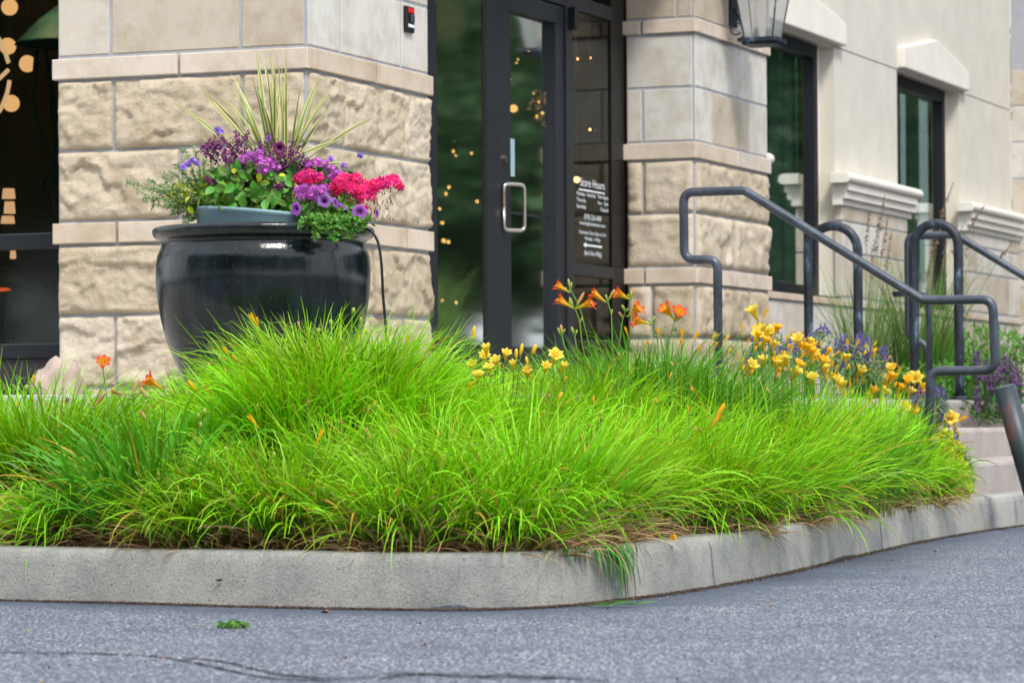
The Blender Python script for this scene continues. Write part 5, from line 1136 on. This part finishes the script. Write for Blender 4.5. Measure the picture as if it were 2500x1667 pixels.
ribbons(mb, P, rng.normal(.15, .25, n), rng.uniform(1.35, 1.5, n), rng.uniform(1.5, 1.65, n), rng.uniform(.05, .13, n), rng.uniform(.003, .005, n), seg=5, twist=rng.normal(0, .4, n))
tag(mb.build('cut_grass', M['bladed'], loc=P[0]), 'few cut green blades lying on the asphalt under the hanging tuft', 'leaves')
mb = MB(); c_ = at(537, 1442, 8.4); t_ = EYE / (EYE - c_[2]); c_ = np.array([0, 0, EYE]) + (c_ - np.array([0, 0, EYE])) * t_
P, d_ = in_ell(160, c_ + np.array([0, 0, .008]), (.045, .022, .010)); scatter(mb, LEAF, P, d_ + rng.normal(size=(160, 3)) * .5 + np.array([0, 0, .6]), rng.uniform(.008, .016, 160))
tag(mb.build('fallen_sprig', M['leafg'], loc=c_), 'small bright green sprig lying on the asphalt', 'sprig')
mb = MB(); kp = K[onkerb(1530)]; c_ = np.array([kp[0], kp[1] + .05, .157])
petal_flower(mb, c_, c_ + np.array([.012, -.004, .004]), .02, .9, 4); tag(mb.build('fallen_petal', M['gold'], loc=c_), 'orange fallen daylily petal lying on the kerb top', 'petal')
def litter(px, py, size, mat_, lab):
    r0 = at(px, py, 8.); t_ = EYE / (EYE - r0[2]); g = np.array([0, 0, EYE]) + (r0 - np.array([0, 0, EYE])) * t_
    mb = MB(); scatter(mb, LEAF, [g + np.array([0, 0, .004 + size * .12]) for _ in range(3)], rng.normal(size=(3, 3)) * .35 + np.array([0, 0, 1.]), [size, size * .7, size * .5]); tag(mb.build('fallen_leaf', M[mat_], loc=g), lab, 'leaf')
litter(1716, 1336, .03, 'dead', 'curled tan leaf at the foot of the kerb bend')
litter(1832, 1441, .014, 'wilt', 'single brown bit on the open asphalt at right')
litter(2114, 1245, .03, 'dead', 'orange brown leaf by the right kerb foot')
litter(2025, 1250, .02, 'obud', 'yellow crumb of petal on the asphalt at right')
litter(744, 1407, .03, 'dead', 'pale straw bit against the asphalt below the kerb')
litter(2152, 1268, .022, 'dead', 'pale twig bit near the right kerb')
# dark beetle-like speck on the kerb face
ki = onkerb(497); mb = MB(); c_ = K[ki] + np.array([-.003, -.006, .072]); scatter(mb, BLOB, [c_, c_ + np.array([.006, 0, .002]), c_ + np.array([-.004, 0, .001])], [(1, 0, .1)] * 3, [.009, .007, .006])
tag(mb.build('dirt_clod', M['black'], loc=c_), 'small black clod stuck on the kerb face at left', 'dirt')

# ---- lavender, yellow shrub, grasses at the right
def lavender(label, spots, Y0, name='lavender'):
    T = thing(name, label, 'lavender', at(*spots[0][:2], Y0)); T.location.z = .5; ms_ = MB(); mf = MB(); ml_ = MB()
    for x, y, x2, y2 in spots:
        Yq = Y0 + rng.uniform(-.15, .15); a, b = at(x, y, Yq), at(x2, y2, Yq); low = a + (a - b) * rng.uniform(.8, 2.0); low[2] = max(.35, low[2]); tube(ms_, [low, a, b], .0014, 4, vary=rng.random())
        spike(mf, a, b, 34, .0062, .005)
        n_ = 14; tt = rng.random(n_)[:, None]; scatter(ml_, LEAFN, low + (a - low) * tt + rng.normal(size=(n_, 3)) * .01, rng.normal(size=(n_, 3)), rng.uniform(.02, .035, n_))
    ms_.build('stems', M['wisp'], T); mf.build('flower_spikes', M['lav'], T); ml_.build('leaves', M['wisp'], T)
lsp = []
for _ in range(105):
    x = rng.uniform(1715, 2035); top_ = 735 + 25 * abs(math.sin(x * .03)) + (x > 1980) * (x - 1980) * .7 + rng.uniform(0, 70); l_ = rng.uniform(-3, 12); lsp.append((x, top_ + rng.uniform(18, 34), x + l_, top_))
lavender('blurred lavender clump with purple spikes around the nearest hoop', lsp, 14.1)
lsp = [(x, y + 22, x + rng.uniform(-12, 14), y) for x, y in zip(rng.uniform(2095, 2170, 48), rng.uniform(878, 960, 48))] + [(x, y + 22, x + rng.uniform(-8, 10), y) for x, y in zip(rng.uniform(2165, 2205, 22), rng.uniform(985, 1035, 22))]
lavender('dark lavender spikes between the golden blooms and the steps', lsp, 15.1)
SH = thing('yellow_shrub', 'low yellow-green leafy shrub spilling onto the kerb at the steps', 'shrub', at(2180, 1130, 15.2))
mb = MB()
for x, y, r_, n_ in ((2185, 1035, .06, 260), (2168, 1008, .045, 120), (2196, 1070, .05, 220), (2200, 1112, .065, 380), (2172, 1110, .06, 260), (2215, 1120, .035, 160), (2190, 1090, .06, 260), (2205, 1130, .05, 260), (2165, 1135, .05, 200), (2170, 1050, .05, 160)):
    leafmass(mb, LEAF, at(x, y, 14.4 + max(0, x - 2100) / 130 * .62 + rng.uniform(-.05, .05)), (r_, r_, r_ * .9), int(n_ * 1.0), .021, up=.3, jit=.9)
mb.build('leaves', M['limeleaf'], SH)
mb = MB(); leafmass(mb, LEAF, at(2165, 1085, 14.95), (.14, .12, .14), 900, .022, up=.2); leafmass(mb, LEAF, at(2198, 1120, 15.0), (.07, .07, .06), 400, .018, up=.2); mb.build('inner_leaves', M['leafd'], SH)
# ornamental grass behind the rails, with brown plumes
def ograss(label, x, n, L0, spread, plumes, Y0, basey):
    b = at(x, basey, Y0); b[2] = .55; T = thing('ornamental_grass', label, 'grass', b); mb = MB(); r = np.sqrt(rng.random(n)) * spread; a = rng.random(n) * 6.283
    P = b + np.stack([r * np.cos(a), r * np.sin(a), np.zeros(n)], 1)
    ribbons(mb, P, a + rng.normal(0, .4, n), rng.uniform(0, .22, n), rng.uniform(.3, 1.3, n), rng.uniform(.5, 1.05, n) * L0, rng.uniform(.004, .008, n), seg=7, curl=rng.uniform(1.3, 3, n), twist=rng.normal(0, .6, n)); mb.build('leaves', M['ogras'], T)
    mp_ = MB(); mst = MB()
    for (px_, py_, qx, qy) in plumes:
        p0, p1 = at(px_, py_, Y0), at(qx, qy, Y0); tube(mst, smoothpath([b + rng.normal(size=3) * .02 * np.array([1, 1, 0]), (b + p0) / 2 + np.array([0, 0, .02]), p0], 5), .0016, 4, vary=rng.random())
        spike(mp_, p0, p1, 70, .0085, .006)
    if plumes: mp_.build('plumes', M['plume'], T); mst.build('stems', M['ogras'], T)
ograss('tall ornamental grass with brown plumes between the hoops', 1985, 260, .9, .10, [(1990, 560, 1998, 480), (2010, 580, 2018, 500), (2025, 590, 2040, 500), (2035, 620, 2048, 530), (2000, 640, 2006, 560), (2020, 530, 2032, 450)], 19.2, 800)
ograss('tall ornamental grass inside the second hoop', 2110, 420, 1.0, .16, [(2160, 500, 2190, 420), (2150, 560, 2172, 480), (2130, 640, 2146, 560), (2185, 590, 2215, 510), (2205, 620, 2240, 520), (2165, 620, 2176, 540), (2230, 520, 2262, 470), (2290, 600, 2325, 560), (2140, 600, 2150, 520)], 19.4, 820)
ograss('low green grass tuft at the foot of the wall', 2215, 420, .55, .22, [], 19.8, 840)
GC = MB()
for x, y, Y_, r_, n_ in ((2250, 800, 20.2, .30, 900), (2180, 850, 19.6, .30, 700), (2320, 850, 20.6, .35, 700), (2220, 880, 19.2, .28, 600), (2130, 880, 19.0, .25, 500)):
    leafmass(GC, LEAFN, at(x, y, Y_), (r_ * 1.2, r_, r_ * .45), n_, .05, up=.3)
tag(GC.build('ground_cover', M['leafg']), 'low green ground cover growing behind the steps', 'ground cover', kind='stuff')
T = thing('purple_salvia_clump', 'blurred purple salvia spikes growing at the right picture edge', 'salvia', at(2310, 930, 18.4)); mf = MB(); ms_ = MB(); ml_ = MB()
for _ in range(60):
    x = rng.uniform(2235, 2352); y = rng.uniform(800, 905); Yq = rng.uniform(18.0, 19); a, b = at(x, y + 45, Yq), at(x + rng.uniform(-6, 6), y, Yq); low = np.array([a[0], a[1], .5]); tube(ms_, [low, a, b], .002, 4)
    spike(mf, a, b, 40, .011, .008); n_ = 10; scatter(ml_, LEAFN, low + (a - low) * rng.random((n_, 1)) + rng.normal(size=(n_, 3)) * .02, rng.normal(size=(n_, 3)), rng.uniform(.04, .07, n_))
mf.build('flower_spikes', leaf_mat('dusky_purple_spike', (.08, .05, .10, 1), (.14, .08, .18, 1), (.20, .10, .26, 1), None, .2), T); ms_.build('stems', M['leafd'], T); ml_.build('leaves', M['leafd'], T)

# ================================================================== INSIDE THE SHOP
def inside(px, py, depth): return at(px, py, depth)
def ball(mb, c, r, mi=0, s1=16, s2=10):
    V = [c + np.array([math.cos(2 * math.pi * i / s1) * math.cos(b), math.sin(2 * math.pi * i / s1) * math.cos(b), math.sin(b)]) * r for b in np.linspace(-math.pi / 2, math.pi / 2, s2 + 1) for i in range(s1)]
    mb.add(V, [[j * s1 + i, j * s1 + (i + 1) % s1, (j + 1) * s1 + (i + 1) % s1, (j + 1) * s1 + i] for j in range(s2) for i in range(s1)], mi)
def pendant(px, py, Y, r, lab, mat_='bulb', grp=None):
    c = inside(px, py, Y); T = thing('pendant_lamp', lab, 'lamp', c, grp); mb = MB(); ball(mb, c, r); mb.build('bulb', M[mat_], T, smooth=True)
    mb = MB(); tube(mb, [c + np.array([0, 0, r * .9]), np.array([c[0], c[1], 3.48])], .006, 6); mb.build('cord', M['black'], T)
for x, y, lab in ((22, 17, 'round warm lamp topmost in the left shop window'), (18, 107, 'round warm lamp half behind the green shade'), (63, 147, 'round warm lamp right of the curving lamp strip'), (26, 238, 'round warm lamp below the curving lamp strip')): pendant(x, y, 18.3, .046, lab)
for i, (x, y, r) in enumerate([(1031, 430, .014), (1048, 695, .012), (1016, 690, .010), (1041, 348, .012), (1047, 358, .010), (1025, 445, .016), (1016, 512, .014), (1096, 463, .014), (1019, 553, .018), (1030, 556, .014), (1083, 352, .012), (1046, 325, .01), (1100, 462, .012), (1180, 250, .03), (1170, 183, .008), (1190, 137, .008), (1180, 252, .02), (1186, 145, .008), (1325, 413, .022), (1326, 136, .009), (1355, 134, .009), (1355, 298, .009), (1370, 300, .009), (1233, 268, .012), (1246, 260, .012), (1238, 235, .01), (1225, 215, .008), (1260, 240, .008), (1010, 480, .012), (1215, 118, .006)]):
    pendant(x, y, 20.6 + (i % 3) * .3, r * .85, 'small warm bulb glowing inside the shop behind the door glass', 'bulbs', 'small warm bulbs behind the door glass')
CH = thing('chandelier', 'warm crystal chandelier blurred behind the right door glass', 'chandelier', inside(1245, 250, 21)); mb = MB(); c = inside(1245, 248, 21)
P, _d = in_ell(70, c, (.10, .10, .13)); scatter(mb, BLOB, P, rng.normal(size=(70, 3)), rng.uniform(.012, .022, 70)); mb.build('crystals', emit('dim_warm_crystals', (1, .5, .25, 1), .9), CH)
mb = MB(); tube(mb, [c, np.array([c[0], c[1], 3.48])], .008, 6); mb.build('rod', M['black'], CH)
FL = thing('curved_strip_lamp', 'curving lit strip lamp at the left picture edge', 'lamp', inside(10, 200, 17.5)); mb = MB()
for a in ([(-12, 75), (6, 105), (18, 140), (20, 145)], [(-12, 190), (8, 172), (20, 160)], [(22, 185), (16, 215), (2, 250), (-8, 262)]): tube(mb, smoothpath([inside(x, y, 17.5) for x, y in a], 6), .011, 8)
mb.build('light_strip', M['tube'], FL, smooth=True)
VL = thing('vine_floor_lamp', 'green patinated floor lamp with twisting vine stem inside the left window', 'floor lamp', inside(115, 560, 17.4)); mb = MB(); c = inside(150, 60, 17.4)
lathe(mb, [(.0, .12), (.05, .10), (.14, .03), (.25, -.085), (.262, -.10), (.25, -.095)], c, 40); mb.build('lamp_shade', M['verdigris'], VL, smooth=True)
mb = MB()
for pth in ([(84, 115), (80, 170), (76, 240), (92, 300), (112, 350), (118, 420), (128, 520), (132, 700)], [(122, 130), (116, 200), (118, 260), (128, 300), (120, 360), (122, 440), (136, 520)], [(118, 380), (98, 420), (92, 460), (100, 490), (120, 515), (134, 540)], [(104, 110), (112, 180), (128, 240), (134, 330), (126, 420)]):
    tube(mb, smoothpath([inside(x, y, 17.4) for x, y in pth], 6), .013, 8)
mb.build('vine_stem', M['vine'], VL, smooth=True)
TL = thing('stained_glass_lamp', 'small amber stained glass table lamp low in the left window', 'table lamp', inside(20, 700, 17.2)); mb = MB(); c = inside(22, 640, 17.2)
lathe(mb, [(.015, .07), (.10, .02), (.17, -.03), (.175, -.05)], c, 24); lathe(mb, [(.06, -.048), (.075, -.062)], c + np.array([-.06, 0, 0]), 16, mi=1)
mb.build('lamp_shade', [M['vine'], M['amber']], TL, smooth=True); mb = MB(); tube(mb, [c, c - np.array([0, 0, .32])], [.012, .03], 10); mb.build('stem', M['vine'], TL)
for i, (x, y, wd_, hh) in enumerate([(20, 445, 30, 11), (22, 477, 26, 13), (18, 505, 32, 8), (30, 585, 14, 9)]):
    p = inside(x, y, 18.2); T = thing('lit_shelf_lamp', ('top', 'second', 'third', 'lowest')[i] + ' of the warm lit glass shades at the left edge', 'lamp', p); mb = MB(); s_ = 19 * PX
    lathe(mb, [(wd_ * s_ * .42, hh * s_), (wd_ * s_ * .5, -hh * s_)], p, 24); mb.build('glass_shade', emit('warm_shade', (1, .52, .28, 1), .8), T, smooth=True)

# ================================================================== TREES (seen mirrored in the glass)
def make_tree(x, y, h_, r_):
    T = thing('shade_tree', 'leafy shade tree standing across the car park', 'tree', (x, y, 0), 'shade trees around the car park'); mb = MB()
    tube(mb, smoothpath([(x, y, 0), (x + .1, y, h_ * .3), (x - .1, y + .1, h_ * .6), (x, y, h_ * .9)], 5), list(np.linspace(.26, .06, 16)), 9)
    for i in range(7):
        a = i * 2.4; z_ = h_ * (.32 + .07 * i); tube(mb, smoothpath([(x, y, z_), (x + math.cos(a) * r_ * .4, y + math.sin(a) * r_ * .4, z_ + .8), (x + math.cos(a) * r_ * .8, y + math.sin(a) * r_ * .8, z_ + 1.3)], 4), list(np.linspace(.09, .02, 9)), 6)
    mb.build('trunk', M['bark'], T); mb = MB()
    for i in range(26):
        a = rng.random() * 6.28; rr = r_ * math.sqrt(rng.random()) * .8; z_ = h_ * rng.uniform(.25, .95); k_ = 1 - .5 * max(0, z_ / h_ - .6) / .4
        leafmass(mb, LEAF, (x + math.cos(a) * rr * k_, y + math.sin(a) * rr * k_, z_), (1.15, 1.15, .85), 1000, .13, up=.2, facing=(0, 0, 1))
    mb.build('crown', M['treeleaf'], T); return T
t0 = make_tree(13, 33, 9, 3.4)
for (x, y, s_) in ((18.5, 38, 1.1), (9.5, 42, 1.0), (15, 47, 1.25), (23, 30, 1.0), (24, 42, 1.2), (30, 22, 1.1), (-16, -14, 1.1), (-8.5, -19, 1.2), (3, -22, 1.15), (15, -17, 1.1), (21, -8, 1.0), (-21, -5, 1.1), (-26, 0, 1.2), (-20, -10, 1.3), (-15, -8, 1.1), (-27, -9, 1.3), (-30, 6, 1.2), (-11, -13, 1.2), (-3, -16, 1.1), (9, -19, 1.3), (12, 28, .9), (16, 34, 1.0), (20.5, 33, 1.1), (12.5, 38, 1.2), (21, 44, 1.3), (27, 37, 1.2), (18, 27, 1.0), (28, 28, 1.2), (11, 35.5, .8), (17, 52, 1.4), (27, 50, 1.4), (30, 62, 2.0), (42, 70, 2.2), (48, 55, 2.0), (36, 84, 2.4), (-45, -18, 2.2), (-55, 4, 2.2), (-38, -32, 2.2), (-22, -40, 2.2), (-4, -42, 2.2), (14, -40, 2.2), (32, -30, 2.0), (-34, -14, 1.6)):
    c_ = t0.copy(); COL.objects.link(c_); c_.location = (x, y, 0); c_.scale = (s_, s_, s_); c_.rotation_euler = (0, 0, x * 1.3)
    for ch in list(t0.children): d_ = ch.copy(); COL.objects.link(d_); d_.parent = c_
bpy.context.view_layer.update()

for lab_, (xa, ya, xb, yb) in (('long clipped dark hedge of leaves added unseen across the car park, hides low sky from the door glass', (7, 27, 36, 62)), ('long clipped dark hedge of leaves added unseen behind the viewpoint, hides low sky from reflections', (-42, 14, -12, -18))):
    n = 15000; t = rng.random(n)[:, None]; P = np.array([xa, ya, 0.]) + np.array([xb - xa, yb - ya, 0.]) * t; P[:, 0] += rng.normal(0, .5, n); P[:, 1] += rng.normal(0, .5, n); P[:, 2] = rng.random(n) ** .8 * 3.6
    T = thing('blocker', lab_, 'blocker', (xa, ya, 0)); mb = MB(); scatter(mb, LEAF, P, rng.normal(size=(n, 3)) + np.array([0, 0, .5]), rng.uniform(.12, .24, n)); mb.build('foliage', M['treeleaf'], T)  # unseen leaf bank, added to block low sky in the reflections

def lamp_light(name, u, n_, z, e, col, parent):
    ld = bpy.data.lights.new(name, 'POINT'); ld.energy = e; ld.color = col; ld.shadow_soft_size = .15; lo = bpy.data.objects.new(name, ld); COL.objects.link(lo)
    lo.location = W(u, n_, z) - np.array(parent.location); lo.parent = parent
lamp_light('chandelier_light', 5.4, -1.6, 2.9, 16, (1, .66, .36), CH)
lamp_light('lamp_light', 1.9, -2.4, 2.8, 14, (1, .62, .32), VL)
lamp_light('office_fill', 9.6, -2.3, 3.2, 220, (.85, 1, .92), BLD)  # added fill lamp, brightens the office behind the first window
lamp_light('office_fill', 12.6, -2.3, 3.2, 220, (.85, 1, .92), BLD)  # added fill lamp, same job for the second window

for x, y, sz in ((1118, 806, 20), (1142, 832, 18), (1086, 842, 18), (1160, 815, 16), (1250, 846, 18), (1290, 846, 18), (1212, 858, 15), (1180, 838, 14)):
    single(x, y + 14, x + rng.uniform(-4, 4), y, 'yellow', sz, rng.uniform(.6, .95), 10.8, 'pale yellow daylily bloom in the loose group below the entrance doors', rng.uniform(-1, -.3), group='pale yellow blooms below the doors')
# loose grit and bits scattered over the asphalt
n = 900; X_ = rng.uniform(-2.6, 3.5, n); Y_ = 6.4 + rng.random(n) ** 1.1 * 9; ok = -kdist(X_, Y_) > .03; X_, Y_ = X_[ok], Y_[ok]; n = len(X_); P = np.stack([X_, Y_, np.full(n, .001)], 1); c_ = rng.random(n)
for nm_, lo_, hi_, mt_, lab_ in (('pale_grit', 0, .6, 'conc', 'pale stone grit scattered over the asphalt'), ('dark_grit', .6, .85, 'joint', 'dark crumbs scattered over the asphalt'), ('leaf_crumbs', .85, 1.1, 'dead', 'tan leaf crumbs scattered over the asphalt')):
    m_ = (c_ >= lo_) & (c_ < hi_); mb = MB(); scatter(mb, BLOB, P[m_], rng.normal(size=(m_.sum(), 3)) + np.array([0, 0, .6]), rng.uniform(.0018, .0055, m_.sum()) * (1.6 if mt_ == 'dead' else 1))
    tag(mb.build(nm_, M[mt_]), lab_, 'grit', kind='stuff')
